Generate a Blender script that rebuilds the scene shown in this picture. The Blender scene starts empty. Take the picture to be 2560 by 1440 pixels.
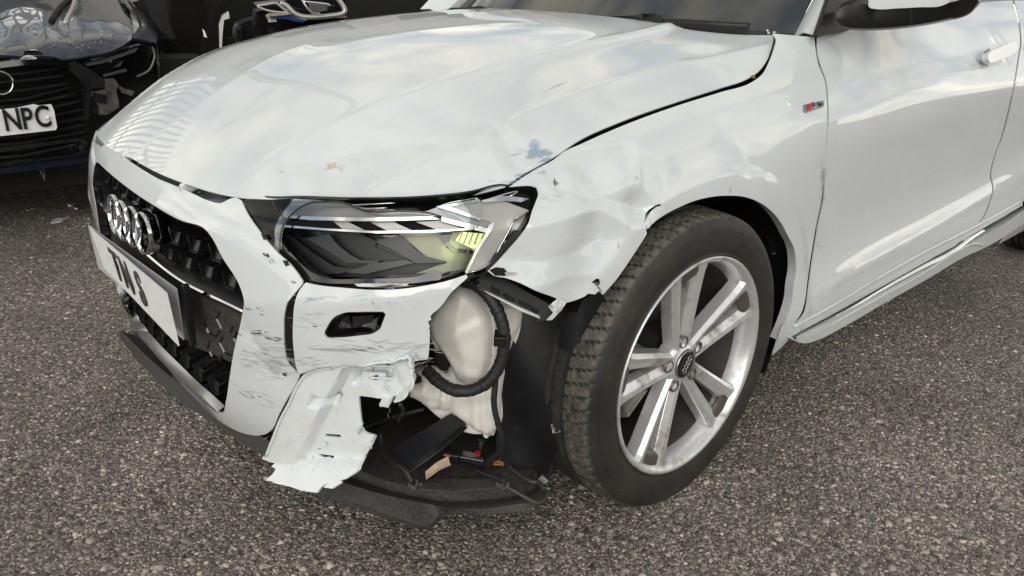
import bpy, bmesh, math, random
import numpy as np
from mathutils import Vector, geometry
random.seed(4); np.random.seed(4)
sc = bpy.context.scene
COL = sc.collection
PI = math.pi

# ------------------------------------------------------------------ camera
CAM = np.array([1.215, 1.627, .995]); AZ, EL, RO, FPX = -2.316, -.365, .032, 1948.
def cam_axes():
    f = np.array([math.cos(AZ)*math.cos(EL), math.sin(AZ)*math.cos(EL), math.sin(EL)])
    r = np.cross(f, [0, 0, 1]); r /= np.linalg.norm(r); u = np.cross(r, f)
    c, s = math.cos(RO), math.sin(RO)
    return c*r+s*u, -s*r+c*u, f
RT, UP, FW = cam_axes()
from mathutils import Matrix
cd = bpy.data.cameras.new('camera'); cam = bpy.data.objects.new('camera', cd); COL.objects.link(cam)
m = Matrix.Identity(4)
for i in range(3):
    m[i][0] = RT[i]; m[i][1] = UP[i]; m[i][2] = -FW[i]; m[i][3] = CAM[i]
cam.matrix_world = m
cd.sensor_width = 36; cd.lens = 36*FPX/2560; cd.clip_start = .05; cd.clip_end = 500
sc.camera = cam

# ------------------------------------------------------------------ sky, sun, exposure
SUN_EL, SUN_AZ = 24., 46.      # degrees; azimuth measured from +X towards +Y
w = bpy.data.worlds.new('World'); sc.world = w; w.use_nodes = True
N = w.node_tree.nodes; L = w.node_tree.links
for n in list(N): N.remove(n)
out = N.new('ShaderNodeOutputWorld'); bg = N.new('ShaderNodeBackground'); bg.inputs[1].default_value = .105
sky = N.new('ShaderNodeTexSky'); sky.sky_type = 'NISHITA'; sky.sun_disc = False
sky.sun_elevation = math.radians(SUN_EL); sky.sun_rotation = math.radians(90-SUN_AZ); sky.air_density = 1.; sky.dust_density = 1.
tc = N.new('ShaderNodeTexCoord'); mp = N.new('ShaderNodeMapping'); mp.inputs['Scale'].default_value = (1, 1, 1.8)
n1 = N.new('ShaderNodeTexNoise'); n1.inputs['Scale'].default_value = 3.2; n1.inputs['Detail'].default_value = 6; n1.inputs['Roughness'].default_value = .5; n1.inputs['Distortion'].default_value = .6
rp = N.new('ShaderNodeValToRGB'); rp.color_ramp.elements[0].position = .28; rp.color_ramp.elements[1].position = .48
n2 = N.new('ShaderNodeTexNoise'); n2.inputs['Scale'].default_value = 5.; n2.inputs['Detail'].default_value = 5; n2.inputs['Roughness'].default_value = .5
r2 = N.new('ShaderNodeValToRGB'); r2.color_ramp.elements[0].position = .34; r2.color_ramp.elements[0].color = (2.9, 3.5, 4.7, 1)
r2.color_ramp.elements[1].position = .64; r2.color_ramp.elements[1].color = (15.6, 14.6, 12.0, 1)
mx = N.new('ShaderNodeMixRGB')
sz = N.new('ShaderNodeSeparateXYZ'); L.new(tc.outputs['Generated'], sz.inputs[0])
hz = N.new('ShaderNodeMapRange'); hz.inputs['From Min'].default_value = .0; hz.inputs['From Max'].default_value = .62; hz.inputs['To Min'].default_value = 1.45; hz.inputs['To Max'].default_value = .56; L.new(sz.outputs['Z'], hz.inputs[0])
br = N.new('ShaderNodeMixRGB'); br.blend_type = 'MULTIPLY'; br.inputs[0].default_value = 1
L.new(tc.outputs['Generated'], mp.inputs[0]); L.new(mp.outputs[0], n1.inputs['Vector']); L.new(mp.outputs[0], n2.inputs['Vector'])
L.new(n1.outputs[0], rp.inputs[0]); L.new(n2.outputs[0], r2.inputs[0])
L.new(rp.outputs[0], mx.inputs[0]); L.new(sky.outputs[0], mx.inputs[1]); L.new(r2.outputs[0], br.inputs[1]); L.new(hz.outputs[0], br.inputs[2]); L.new(br.outputs[0], mx.inputs[2])
L.new(mx.outputs[0], bg.inputs[0]); L.new(bg.outputs[0], out.inputs[0])
sd = bpy.data.lights.new('sun', 'SUN'); sd.energy = 1.5; sd.angle = math.radians(50); sd.color = (1, .985, .965)
so = bpy.data.objects.new('sun', sd); COL.objects.link(so)
se, sa = math.radians(SUN_EL), math.radians(SUN_AZ)
so.rotation_euler = Vector((math.cos(sa)*math.cos(se), math.sin(sa)*math.cos(se), math.sin(se))).to_track_quat('Z', 'Y').to_euler()
vs = sc.view_settings; vs.view_transform = 'Standard'; vs.look = 'None'; vs.gamma = 1; vs.use_curve_mapping = False; vs.exposure = .24

# ------------------------------------------------------------------ pixel <-> space
def pray(px, py): return FW + (px-1280)/FPX*RT - (py-720)/FPX*UP
def un(px, py, ax, v):
    d = pray(px, py); k = 'xyz'.index(ax); t = (v-CAM[k])/d[k]; return CAM+t*d
def at_depth(px, py, t): return CAM + t*pray(px, py)
def proj(P):
    d = np.asarray(P, float)-CAM; z = d@FW
    return np.stack([1280+FPX*(d@RT)/z, 720-FPX*(d@UP)/z], -1)
def path(pts, step=6., closed=False):
    """spline through points; a third element 1 marks a corner"""
    P = [np.array(p[:2], float) if len(p) < 4 else np.array(p[:3], float) for p in pts]
    Cn = [len(p) == 3 and p[2] == 1 for p in pts]
    n = len(P); segs = n if closed else n-1; out = []
    for i in range(segs):
        a, b = P[i], P[(i+1) % n]
        pa = P[i-1] if (i > 0 or closed) and not Cn[i] else None
        pb = P[(i+2) % n] if (i+2 < n or closed) and not Cn[(i+1) % n] else None
        d = np.linalg.norm(b-a)
        if pa is None: ta = (b-a) if pb is None else None
        else:
            da = np.linalg.norm(a-pa)+1e-9; ta = ((b-a)/d*da+(a-pa)/da*d)/(d+da)*d
        if pb is None: tb = (b-a) if pa is None else None
        else:
            db = np.linalg.norm(pb-b)+1e-9; tb = ((pb-b)/db*d+(b-a)/d*db)/(d+db)*d
        if ta is None: ta = 1.5*(b-a)-.5*tb
        if tb is None: tb = 1.5*(b-a)-.5*ta
        k = max(1, int(d/step))
        for j in range(k):
            t = j/k; t2, t3 = t*t, t*t*t
            out.append((2*t3-3*t2+1)*a+(t3-2*t2+t)*ta+(-2*t3+3*t2)*b+(t3-t2)*tb)
    if not closed: out.append(P[-1])
    return np.array(out)
def path3(pts, n=40):
    P = np.array(pts, float); k = len(P); T = np.linspace(0, k-1, n); out = []
    for t in T:
        i = min(int(t), k-2); f = t-i
        a = P[max(i-1, 0)]; b = P[i]; c = P[i+1]; d = P[min(i+2, k-1)]
        out.append(.5*((2*b)+(-a+c)*f+(2*a-5*b+4*c-d)*f*f+(-a+3*b-3*c+d)*f**3))
    return np.array(out)

# ------------------------------------------------------------------ smooth tables
def cub1(A, t):
    t = np.clip(t, 0, len(A)-1.0001); i = np.floor(t).astype(int); f = t-i
    g = lambda k: A[np.clip(i+k, 0, len(A)-1)]
    p0, p1, p2, p3 = g(-1), g(0), g(1), g(2)
    if A.ndim > 1: f = f[..., None]
    return .5*((2*p1)+(-p0+p2)*f+(2*p0-5*p1+4*p2-p3)*f*f+(-p0+3*p1-3*p2+p3)*f**3)
def cub2(A, u, v):
    u = np.clip(u, 0, A.shape[0]-1.0001); v = np.clip(v, 0, A.shape[1]-1.0001)
    i = np.floor(u).astype(int); j = np.floor(v).astype(int); f = u-i; g = v-j
    def wts(f): return [.5*(-f+2*f*f-f**3), .5*(2-5*f*f+3*f**3), .5*(f+4*f*f-3*f**3), .5*(-f*f+f**3)]
    wu, wv = wts(f), wts(g); r = 0
    for a in range(4):
        ii = np.clip(i+a-1, 0, A.shape[0]-1)
        for b in range(4):
            r = r+wu[a]*wv[b]*A[ii, np.clip(j+b-1, 0, A.shape[1]-1)]
    return r
def gsm(A, sig, axis=0):
    if sig <= 0: return A
    k = int(3*sig)+1; x = np.arange(-k, k+1); w_ = np.exp(-x*x/(2*sig*sig)); w_ /= w_.sum()
    A = np.moveaxis(A, axis, 0); pad = np.concatenate([2*A[:1]-A[k:0:-1], A, 2*A[-1:]-A[-2:-k-2:-1]], 0)
    out = sum(w_[i]*pad[i:i+len(A)] for i in range(2*k+1)); return np.moveaxis(out, 0, axis)

# plan outline of the body at mid height, nose centre to tail, then mirrored
PL = np.array([(.778, 0), (.774, .1), (.766, .2), (.753, .3), (.733, .4), (.705, .5), (.662, .6), (.602, .68), (.52, .742), (.42, .785), (.30, .812), (.15, .828), (0, .835), (-.2, .840), (-.5, .845), (-1, .855), (-1.5, .86), (-2.2, .86), (-2.9, .84), (-3.1, .8)])
full = np.concatenate([PL[:0:-1]*[1, -1], PL])
dn = path(full.tolist(), step=.01)
ds = np.r_[0, np.cumsum(np.linalg.norm(np.diff(dn, axis=0), axis=1))]
S0 = -ds[-1]/2; DSS = .005; NS = int(ds[-1]/DSS)+1
sarr = S0+np.arange(NS)*DSS
PLX = gsm(np.interp(sarr-S0, ds, dn[:, 0]), 5); PLY = gsm(np.interp(sarr-S0, ds, dn[:, 1]), 5)
dX = np.gradient(PLX); dY = np.gradient(PLY); nn = np.hypot(dX, dY); PNX, PNY = dY/nn, -dX/nn   # outward
def s_of_x(x):   # near flank
    k = np.where(sarr > .3)[0]; return float(np.interp(-x, -PLX[k], sarr[k]))
ZK = np.array([.06, .12, .16, .20, .25, .30, .36, .42, .50, .56, .61, .66, .70, .74, .78, .82, .86, .90, .94, 1.0, 1.06])
ST = [
 (0.0,  [-.09, -.06, -.04, -.022, -.006, 0, 0, 0, 0, -.003, -.012, -.035, -.065, -.12, -.2, -.3, -.38, -.45, -.5, -.55, -.6]),
 (.35,  [-.09, -.06, -.04, -.022, -.006, 0, 0, 0, 0, -.003, -.012, -.035, -.065, -.12, -.2, -.3, -.38, -.45, -.5, -.55, -.6]),
 (.55,  [-.10, -.07, -.045, -.025, -.006, 0, .002, .003, 0, -.008, -.022, -.042, -.065, -.11, -.19, -.28, -.36, -.42, -.5, -.55, -.6]),
 (s_of_x(.50), [-.10, -.07, -.045, -.025, -.008, 0, .002, .002, 0, -.008, -.020, -.038, -.058, -.095, -.15, -.22, -.3, -.38, -.45, -.5, -.55]),
 (s_of_x(.30), [-.06, -.04, -.03, -.02, -.008, 0, .002, .002, .0, -.003, -.010, -.022, -.045, -.085, -.13, -.19, -.25, -.31, -.36, -.4, -.45]),
 (s_of_x(.10), [-.05, -.035, -.025, -.015, -.006, 0, .002, .002, .0, -.002, -.006, -.014, -.027, -.052, -.105, -.165, -.22, -.27, -.31, -.36, -.41]),
 (s_of_x(-.1), [-.05, -.035, -.025, -.015, -.006, 0, .000, -.002, -.006, -.006, -.006, -.009, -.016, -.033, -.066, -.125, -.19, -.23, -.27, -.31, -.36]),
 (s_of_x(-.35), [-.06, -.045, -.035, -.020, -.008, 0, -.004, -.010, -.012, -.010, -.007, -.005, -.005, -.010, -.028, -.066, -.115, -.16, -.19, -.22, -.26]),
 (s_of_x(-.55), [-.06, -.045, -.035, -.022, -.004, .006, -.004, -.014, -.016, -.012, -.007, -.002, .002, .0, -.012, -.034, -.062, -.092, -.12, -.15, -.19]),
 (s_of_x(-1.3), [-.06, -.045, -.035, -.022, -.002, .012, .016, -.004, -.016, -.014, -.009, -.003, .002, .006, .006, -.016, -.044, -.072, -.1, -.13, -.17]),
 (s_of_x(-2.2), [-.06, -.045, -.035, -.022, -.002, .010, .016, .01, -.010, -.014, -.009, -.003, .002, .006, .008, -.006, -.034, -.062, -.09, -.12, -.16]),
]
NZ = 401; Z0, Z1 = .06, 1.06; zarr = np.linspace(Z0, Z1, NZ)
def akima(xk, yk, x):
    xk = np.asarray(xk, float); yk = np.asarray(yk, float); h = np.diff(xk); dl = np.diff(yk)/h
    mm = np.zeros(len(xk)); mm[1:-1] = (dl[:-1]*h[1:]+dl[1:]*h[:-1])/(h[1:]+h[:-1]); mm[0] = dl[0]; mm[-1] = dl[-1]
    i = np.clip(np.searchsorted(xk, x)-1, 0, len(h)-1); t = (x-xk[i])/h[i]
    return (2*t**3-3*t*t+1)*yk[i]+(t**3-2*t*t+t)*h[i]*mm[i]+(-2*t**3+3*t*t)*yk[i+1]+(t**3-t*t)*h[i]*mm[i+1]
rows = np.array([akima(ZK, r, zarr) for _, r in ST])
sk = np.array([a for a, _ in ST]); aS = np.clip(np.abs(sarr), 0, sk[-1])
DT = np.stack([akima(sk, rows[:, j], aS) for j in range(NZ)], 1)
DT = gsm(gsm(DT, 6, 0), 3, 1)
DENT = []      # (fn(P)->displacement along the normal) filled in below
def side_raw(s, z, off=0.):
    t = (s-S0)/DSS
    D = cub2(DT, t, (z-Z0)/(Z1-Z0)*(NZ-1))+off
    return np.stack([cub1(PLX, t)+cub1(PNX, t)*D, cub1(PLY, t)+cub1(PNY, t)*D, z], -1)
def _nrm(fn, u, v, e=.002):
    a = fn(u+e, v)-fn(u-e, v); b = fn(u, v+e)-fn(u, v-e)
    n = np.cross(a, b); return n/(np.linalg.norm(n, axis=-1, keepdims=True)+1e-12)
# hood height
hx = np.linspace(-.7, .9, 321)
HB = gsm(akima([-.7, -.5, -.35, -.2, 0, .2, .3, .4, .5, .6, .7, .75, .9], [.968, .957, .950, .944, .930, .905, .885, .858, .814, .762, .716, .694, .58], hx), 4)
hy = np.linspace(0, 1, 201)
DR = gsm(akima([0, .2, .4, .5, .6, .66, .72, .78, .85, 1.], [0, .006, .030, .053, .084, .107, .136, .18, .25, .42], hy), 4)
DSC = gsm(akima([-.7, -.5, -.35, -.25, -.1, .1, .3, .45, .6, .75, .9], [.15, .34, .62, .82, .93, .98, 1., 1.05, 1.05, .85, .7], hx), 6)
def hood_raw(x, y, off=0.):
    ay = np.sqrt(y*y+1e-6)
    z = cub1(HB, (x+.7)/1.6*320)-cub1(DR, ay*200)*cub1(DSC, (x+.7)/1.6*320)
    # leading-edge roll-down
    g = np.interp(ay, PLY[NS//2:NS//2+220], PLX[NS//2:NS//2+220])-x
    q = np.clip((.22-g)/.22, 0, 2); z = z-.050*q*q
    return np.stack([x, y, z+off], -1)
class Surf:
    def __init__(s, raw, sign, dents, U, V):
        s.raw, s.sign, s.dents = raw, sign, dents
        u = np.linspace(*U); v = np.linspace(*V); s.G = np.stack(np.meshgrid(u, v, indexing='ij'), -1).reshape(-1, 2)
        P = raw(s.G[:, 0], s.G[:, 1]); n = _nrm(raw, s.G[:, 0], s.G[:, 1])*sign
        ok = (n*(CAM-P)).sum(1) > 0; s.G = s.G[ok]; s.Gp = proj(P[ok])
    def nrm(s, u, v): return _nrm(lambda a, b: s.P(a, b), u, v, .0015)*s.sign
    def P(s, u, v, off=0.):
        u = np.asarray(u, float); v = np.asarray(v, float); p = s.raw(u, v)
        n = _nrm(s.raw, u, v)*s.sign; d = np.zeros(np.shape(u))+off
        for f in s.dents: d = d+f(p)
        return p+n*d[..., None]
    def hit(s, pix, off=0.):
        pix = np.atleast_2d(np.asarray(pix, float)); out = []
        d = ((pix[:, None]-s.Gp[None])**2).sum(-1); g = s.G[d.argmin(1)].copy()
        u, v = g[:, 0], g[:, 1]; e = 1e-4
        for it in range(10):
            p = proj(s.P(u, v, off)); r = pix-p
            if np.abs(r).max() < .15: break
            ju = (proj(s.P(u+e, v, off))-p)/e; jv = (proj(s.P(u, v+e, off))-p)/e
            det = ju[:, 0]*jv[:, 1]-ju[:, 1]*jv[:, 0]; det = np.where(abs(det) < 200, np.sign(det)*200+1e-3, det)
            du = (r[:, 0]*jv[:, 1]-r[:, 1]*jv[:, 0])/det; dv = (ju[:, 0]*r[:, 1]-ju[:, 1]*r[:, 0])/det
            u = u+np.clip(du, -.05, .05); v = v+np.clip(dv, -.04, .04)
            u = np.clip(u, g[:, 0]-.3, g[:, 0]+.3)
        return np.stack([u, v], -1)
hood_dents, side_dents = [], []
SIDE = Surf(side_raw, 1, side_dents, (-.8, 3.0, 210), (.08, .98, 64))
HOOD = Surf(hood_raw, 1, hood_dents, (-.6, .78, 80), (-.78, .8, 80))
def P3(surf, px, py, off=0.):
    h = surf.hit([(px, py)], off); return surf.P(h[:, 0], h[:, 1], off)[0]

# ------------------------------------------------------------------ materials
def nodes(name):
    m_ = bpy.data.materials.new(name); m_.use_nodes = True; nt = m_.node_tree
    return m_, nt, nt.nodes['Principled BSDF']
def mat(name, col, rough=.5, metal=0., coat=0., spec=.5, noise=None, bump=None, emit=None, coord='Object', croughness=.03, mottle=None):
    """noise=(scale, colour2, lo, hi, detail): mixes a second colour by noise; bump=(scale, strength, distance)"""
    m_, nt, b = nodes(name); L_ = nt.links
    b.inputs['Base Color'].default_value = (*col, 1); b.inputs['Roughness'].default_value = rough
    b.inputs['Metallic'].default_value = metal; b.inputs['Coat Weight'].default_value = coat; b.inputs['Coat Roughness'].default_value = croughness
    b.inputs['Specular IOR Level'].default_value = spec
    t = nt.nodes.new('ShaderNodeTexCoord')
    if noise:
        sc_, c2, lo, hi, det = noise
        n_ = nt.nodes.new('ShaderNodeTexNoise'); n_.inputs['Scale'].default_value = sc_; n_.inputs['Detail'].default_value = det; n_.inputs['Roughness'].default_value = .65
        L_.new(t.outputs[coord], n_.inputs['Vector'])
        r_ = nt.nodes.new('ShaderNodeMapRange'); r_.inputs['From Min'].default_value = lo; r_.inputs['From Max'].default_value = hi
        L_.new(n_.outputs[0], r_.inputs[0])
        mx_ = nt.nodes.new('ShaderNodeMixRGB'); mx_.inputs[1].default_value = (*col, 1); mx_.inputs[2].default_value = (*c2, 1)
        L_.new(r_.outputs[0], mx_.inputs[0]); L_.new(mx_.outputs[0], b.inputs['Base Color'])
        if mottle is not None:
            rr = nt.nodes.new('ShaderNodeMapRange'); rr.inputs['From Min'].default_value = lo; rr.inputs['From Max'].default_value = hi
            rr.inputs['To Min'].default_value = rough; rr.inputs['To Max'].default_value = mottle
            L_.new(n_.outputs[0], rr.inputs[0]); L_.new(rr.outputs[0], b.inputs['Roughness'])
    if bump:
        n_ = nt.nodes.new('ShaderNodeTexNoise'); n_.inputs['Scale'].default_value = bump[0]; n_.inputs['Detail'].default_value = 4
        L_.new(t.outputs[coord], n_.inputs['Vector'])
        bm_ = nt.nodes.new('ShaderNodeBump'); bm_.inputs['Strength'].default_value = bump[1]; bm_.inputs['Distance'].default_value = bump[2]
        L_.new(n_.outputs[0], bm_.inputs['Height']); L_.new(bm_.outputs[0], b.inputs['Normal'])
    if emit:
        b.inputs['Emission Color'].default_value = (*emit[0], 1); b.inputs['Emission Strength'].default_value = emit[1]
    return m_
PAINT = mat('white_paint', (.622, .650, .668), .5, coat=1., spec=.0, noise=(3., (.585, .61, .625), .42, .75, 5), croughness=.015)
PAINT.node_tree.nodes['Principled BSDF'].inputs['Coat IOR'].default_value = 1.68
# road film low down on the flanks
def add_film(m_):
    nt = m_.node_tree; b = nt.nodes['Principled BSDF']; L_ = nt.links
    g = nt.nodes.new('ShaderNodeNewGeometry'); sp = nt.nodes.new('ShaderNodeSeparateXYZ'); L_.new(g.outputs['Position'], sp.inputs[0])
    mr = nt.nodes.new('ShaderNodeMapRange'); mr.inputs['From Min'].default_value = .62; mr.inputs['From Max'].default_value = .15
    L_.new(sp.outputs['Z'], mr.inputs[0])
    n_ = nt.nodes.new('ShaderNodeTexNoise'); n_.inputs['Scale'].default_value = 90; n_.inputs['Detail'].default_value = 8; n_.inputs['Roughness'].default_value = .75
    mp_ = nt.nodes.new('ShaderNodeMapping'); mp_.inputs['Scale'].default_value = (.35, 1, 1.6)
    L_.new(g.outputs['Position'], mp_.inputs[0]); L_.new(mp_.outputs[0], n_.inputs['Vector'])
    m2 = nt.nodes.new('ShaderNodeMapRange'); m2.inputs['From Min'].default_value = .35; m2.inputs['From Max'].default_value = .72; m2.inputs['To Max'].default_value = .55
    L_.new(n_.outputs[0], m2.inputs[0])
    mu = nt.nodes.new('ShaderNodeMath'); mu.operation = 'MULTIPLY'; L_.new(mr.outputs[0], mu.inputs[0]); L_.new(m2.outputs[0], mu.inputs[1])
    src = b.inputs['Base Color'].links[0].from_socket
    mx_ = nt.nodes.new('ShaderNodeMixRGB'); mx_.inputs[2].default_value = (.40, .385, .36, 1); L_.new(mu.outputs[0], mx_.inputs[0]); L_.new(src, mx_.inputs[1]); L_.new(mx_.outputs[0], b.inputs['Base Color'])
    cr = nt.nodes.new('ShaderNodeMapRange'); cr.inputs['To Min'].default_value = .008; cr.inputs['To Max'].default_value = .22; L_.new(mu.outputs[0], cr.inputs[0]); L_.new(cr.outputs[0], b.inputs['Coat Roughness'])
add_film(PAINT)
RAWPLAST = mat('bare_white_plastic', (.70, .735, .75), .38, coat=.6, croughness=.18, noise=(9., (.64, .64, .62), .45, .72, 6), bump=(14, .12, .002))
BLACKPL = mat('black_plastic', (.007, .007, .008), .38, spec=.4, noise=(14., (.016, .0155, .015), .45, .7, 6), bump=(120, .1, .0006))
GLOSSBL = mat('gloss_black', (.008, .008, .009), .12, coat=.6)
DUSTYBL = mat('dusty_black_plastic', (.026, .025, .024), .45, noise=(150., (.075, .070, .063), .38, .80, 12), mottle=.8, bump=(150, .25, .0008))
LINER = mat('liner_plastic', (.006, .0065, .008), .30, spec=.4, noise=(24., (.03, .028, .025), .58, .82, 9), mottle=.6, bump=(8, .35, .006))
VOID = mat('shadow_black', (.004, .004, .004), .9)
CHROME = mat('chrome', (.66, .67, .69), .07, metal=1.)
SATIN = mat('satin_silver', (.40, .40, .41), .30, metal=.9)
ALLOY = mat('alloy_silver', (.70, .70, .71), .30, metal=.6, coat=.4, croughness=.15, noise=(15., (.22, .18, .145), .53, .70, 9), mottle=.7)
ALLOY_SHADE = mat('alloy_shaded', (.15, .145, .14), .38, metal=.6, noise=(14., (.10, .08, .06), .45, .7, 8), mottle=.7)  # darker alloy copy: shade inside the rim painted into the colour
STEEL = mat('zinc_steel', (.55, .54, .52), .35, metal=.9, noise=(40., (.25, .22, .2), .5, .7, 4))
DISC = mat('brake_disc', (.05, .047, .045), .35, metal=.8, noise=(12., (.035, .022, .016), .5, .7, 5))
TANKM, nt, b = nodes('milky_tank'); b.inputs['Base Color'].default_value = (.76, .74, .68, 1); b.inputs['Roughness'].default_value = .32
b.inputs['Subsurface Weight'].default_value = .5; b.inputs['Subsurface Radius'].default_value = (.02, .018, .014); b.inputs['Subsurface Scale'].default_value = 1.
b.inputs['Coat Weight'].default_value = .25; b.inputs['Coat Roughness'].default_value = .2
RUBTAPE = mat('tape_wrapped_hose', (.016, .016, .017), .55, bump=(70, .6, .003))
def rubber_mat():
    m_, nt, b = nodes('tyre_rubber'); L_ = nt.links
    t = nt.nodes.new('ShaderNodeTexCoord'); at = nt.nodes.new('ShaderNodeAttribute'); at.attribute_name = 'tread'
    n_ = nt.nodes.new('ShaderNodeTexNoise'); n_.inputs['Scale'].default_value = 60; n_.inputs['Detail'].default_value = 6; n_.inputs['Roughness'].default_value = .72
    L_.new(t.outputs['Object'], n_.inputs['Vector'])
    r_ = nt.nodes.new('ShaderNodeMapRange'); r_.inputs['From Min'].default_value = .36; r_.inputs['From Max'].default_value = .66; L_.new(n_.outputs[0], r_.inputs[0])
    mu = nt.nodes.new('ShaderNodeMath'); mu.operation = 'MULTIPLY'; L_.new(r_.outputs[0], mu.inputs[0]); L_.new(at.outputs['Fac'], mu.inputs[1])
    n2_ = nt.nodes.new('ShaderNodeTexNoise'); n2_.inputs['Scale'].default_value = 9; n2_.inputs['Detail'].default_value = 8; n2_.inputs['Roughness'].default_value = .7; L_.new(t.outputs['Object'], n2_.inputs['Vector'])
    mx0 = nt.nodes.new('ShaderNodeMixRGB'); mx0.inputs[1].default_value = (.012, .0115, .011, 1); mx0.inputs[2].default_value = (.040, .035, .029, 1)
    r0 = nt.nodes.new('ShaderNodeMapRange'); r0.inputs['From Min'].default_value = .36; r0.inputs['From Max'].default_value = .72; L_.new(n2_.outputs[0], r0.inputs[0]); L_.new(r0.outputs[0], mx0.inputs[0])
    mx_ = nt.nodes.new('ShaderNodeMixRGB'); mx_.inputs[2].default_value = (.125, .114, .097, 1)
    L_.new(mu.outputs[0], mx_.inputs[0]); L_.new(mx0.outputs[0], mx_.inputs[1]); L_.new(mx_.outputs[0], b.inputs['Base Color'])
    b.inputs['Roughness'].default_value = .62
    bm_ = nt.nodes.new('ShaderNodeBump'); bm_.inputs['Strength'].default_value = .2; bm_.inputs['Distance'].default_value = .001; L_.new(n_.outputs[0], bm_.inputs['Height']); L_.new(bm_.outputs[0], b.inputs['Normal'])
    return m_
RUBBER = rubber_mat(); RUBLET = mat('rubber_lettering', (.055, .05, .045), .6)
def glass_mat(name, col, alpha, rough=.02, ior=1.5):
    m_ = bpy.data.materials.new(name); m_.use_nodes = True; nt = m_.node_tree; nt.nodes.clear()
    o = nt.nodes.new('ShaderNodeOutputMaterial'); tr = nt.nodes.new('ShaderNodeBsdfTransparent'); tr.inputs[0].default_value = (*col, 1)
    gl = nt.nodes.new('ShaderNodeBsdfGlossy'); gl.inputs['Roughness'].default_value = rough
    df = nt.nodes.new('ShaderNodeBsdfDiffuse'); df.inputs[0].default_value = (*[c*.25 for c in col], 1)
    fr = nt.nodes.new('ShaderNodeFresnel'); fr.inputs[0].default_value = ior
    m1 = nt.nodes.new('ShaderNodeMixShader'); m1.inputs[0].default_value = alpha; nt.links.new(tr.outputs[0], m1.inputs[1]); nt.links.new(df.outputs[0], m1.inputs[2])
    m2 = nt.nodes.new('ShaderNodeMixShader'); nt.links.new(fr.outputs[0], m2.inputs[0]); nt.links.new(m1.outputs[0], m2.inputs[1]); nt.links.new(gl.outputs[0], m2.inputs[2])
    nt.links.new(m2.outputs[0], o.inputs[0]); return m_
WSCREEN = glass_mat('tinted_screen', (.42, .44, .43), .35, .02, 2.0)
LENS = glass_mat('clear_lens', (.93, .95, .95), .0)
SIDEGL = glass_mat('dark_side_glass', (.10, .10, .10), .5)

# ------------------------------------------------------------------ mesh tools
def link(name, me, m_=None, parent=None, smooth=True, sharp=None):
    o = bpy.data.objects.new(name, me); COL.objects.link(o)
    if m_ is not None: me.materials.append(m_)
    if smooth: me.shade_smooth()
    if sharp: me.set_sharp_from_angle(angle=math.radians(sharp))
    if parent is not None: o.parent = parent
    return o
def mesh(name, V, F, m_=None, parent=None, smooth=True, sharp=None):
    me = bpy.data.meshes.new(name); me.from_pydata([tuple(map(float, v)) for v in V], [], [tuple(map(int, f)) for f in F]); me.validate(); me.update()
    return link(name, me, m_, parent, smooth, sharp)
def solid(o, t, off=-1.):
    md = o.modifiers.new('thickness', 'SOLIDIFY'); md.thickness = t; md.offset = off; md.use_even_offset = False
    es = o.modifiers.new('rim_edges', 'EDGE_SPLIT'); es.split_angle = math.radians(48); return o
def bevel(o, w_, seg=2):
    md = o.modifiers.new('bevel', 'BEVEL'); md.width = w_; md.segments = seg; md.limit_method = 'ANGLE'; md.angle_limit = math.radians(35); md.harden_normals = True; return o
def inside(poly, P):
    x, y = P[:, 0], P[:, 1]; r = np.zeros(len(P), bool); n = len(poly)
    for i in range(n):
        x1, y1 = poly[i]; x2, y2 = poly[(i+1) % n]
        if y1 == y2: continue
        c = ((y1 > y) != (y2 > y)) & (x < (x2-x1)*(y-y1)/(y2-y1)+x1); r ^= c
    return r
def dist_poly(poly, P, closed=True):
    d = np.full(len(P), 1e9); n = len(poly)
    for i in range(n if closed else n-1):
        a = poly[i]; b = poly[(i+1) % n]; ab = b-a; L2 = (ab**2).sum()+1e-12
        t = np.clip(((P-a)*ab).sum(1)/L2, 0, 1); d = np.minimum(d, np.linalg.norm(P-a-t[:, None]*ab, axis=1))
    return d
def thin(P, dmin):
    out = [P[0]]
    for p in P[1:]:
        if np.linalg.norm(p-out[-1]) >= dmin: out.append(p)
    if np.linalg.norm(out[-1]-out[0]) < dmin*.7 and len(out) > 3: out.pop()
    return np.array(out)
def region(outer, holes=(), step=.01, lines=()):
    outer = thin(np.array(outer), step*.3); holes = [thin(np.array(h), step*.3) for h in holes]
    lo, hi = outer.min(0), outer.max(0)
    gx = np.arange(lo[0], hi[0], step); gy = np.arange(lo[1], hi[1], step*.87)
    G = np.array([(x+(j % 2)*step*.5, y) for j, y in enumerate(gy) for x in gx])
    G = G[inside(outer, G)]
    for h in holes: G = G[~inside(h, G)]
    for q in [outer]+list(holes): G = G[dist_poly(q, G) > step*.45]
    V = []; E = []
    for q in [outer]+list(holes):
        b0 = len(V); V += [tuple(p) for p in q]; E += [(b0+i, b0+(i+1) % len(q)) for i in range(len(q))]
    V += [tuple(p) for p in G]
    r = geometry.delaunay_2d_cdt([Vector(v) for v in V], E, [], 0, 1e-6)
    vv = np.array([tuple(v) for v in r[0]]); F = np.array([f for f in r[2] if len(f) == 3])
    c = vv[F].mean(1); k = inside(outer, c)
    for h in holes: k &= ~inside(h, c)
    F = F[k]; a = vv[F]; ar = (a[:, 1, 0]-a[:, 0, 0])*(a[:, 2, 1]-a[:, 0, 1])-(a[:, 1, 1]-a[:, 0, 1])*(a[:, 2, 0]-a[:, 0, 0])
    F[ar < 0] = F[ar < 0][:, ::-1]; F = F[abs(ar) > 1e-10]
    return vv, F, outer, holes
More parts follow.
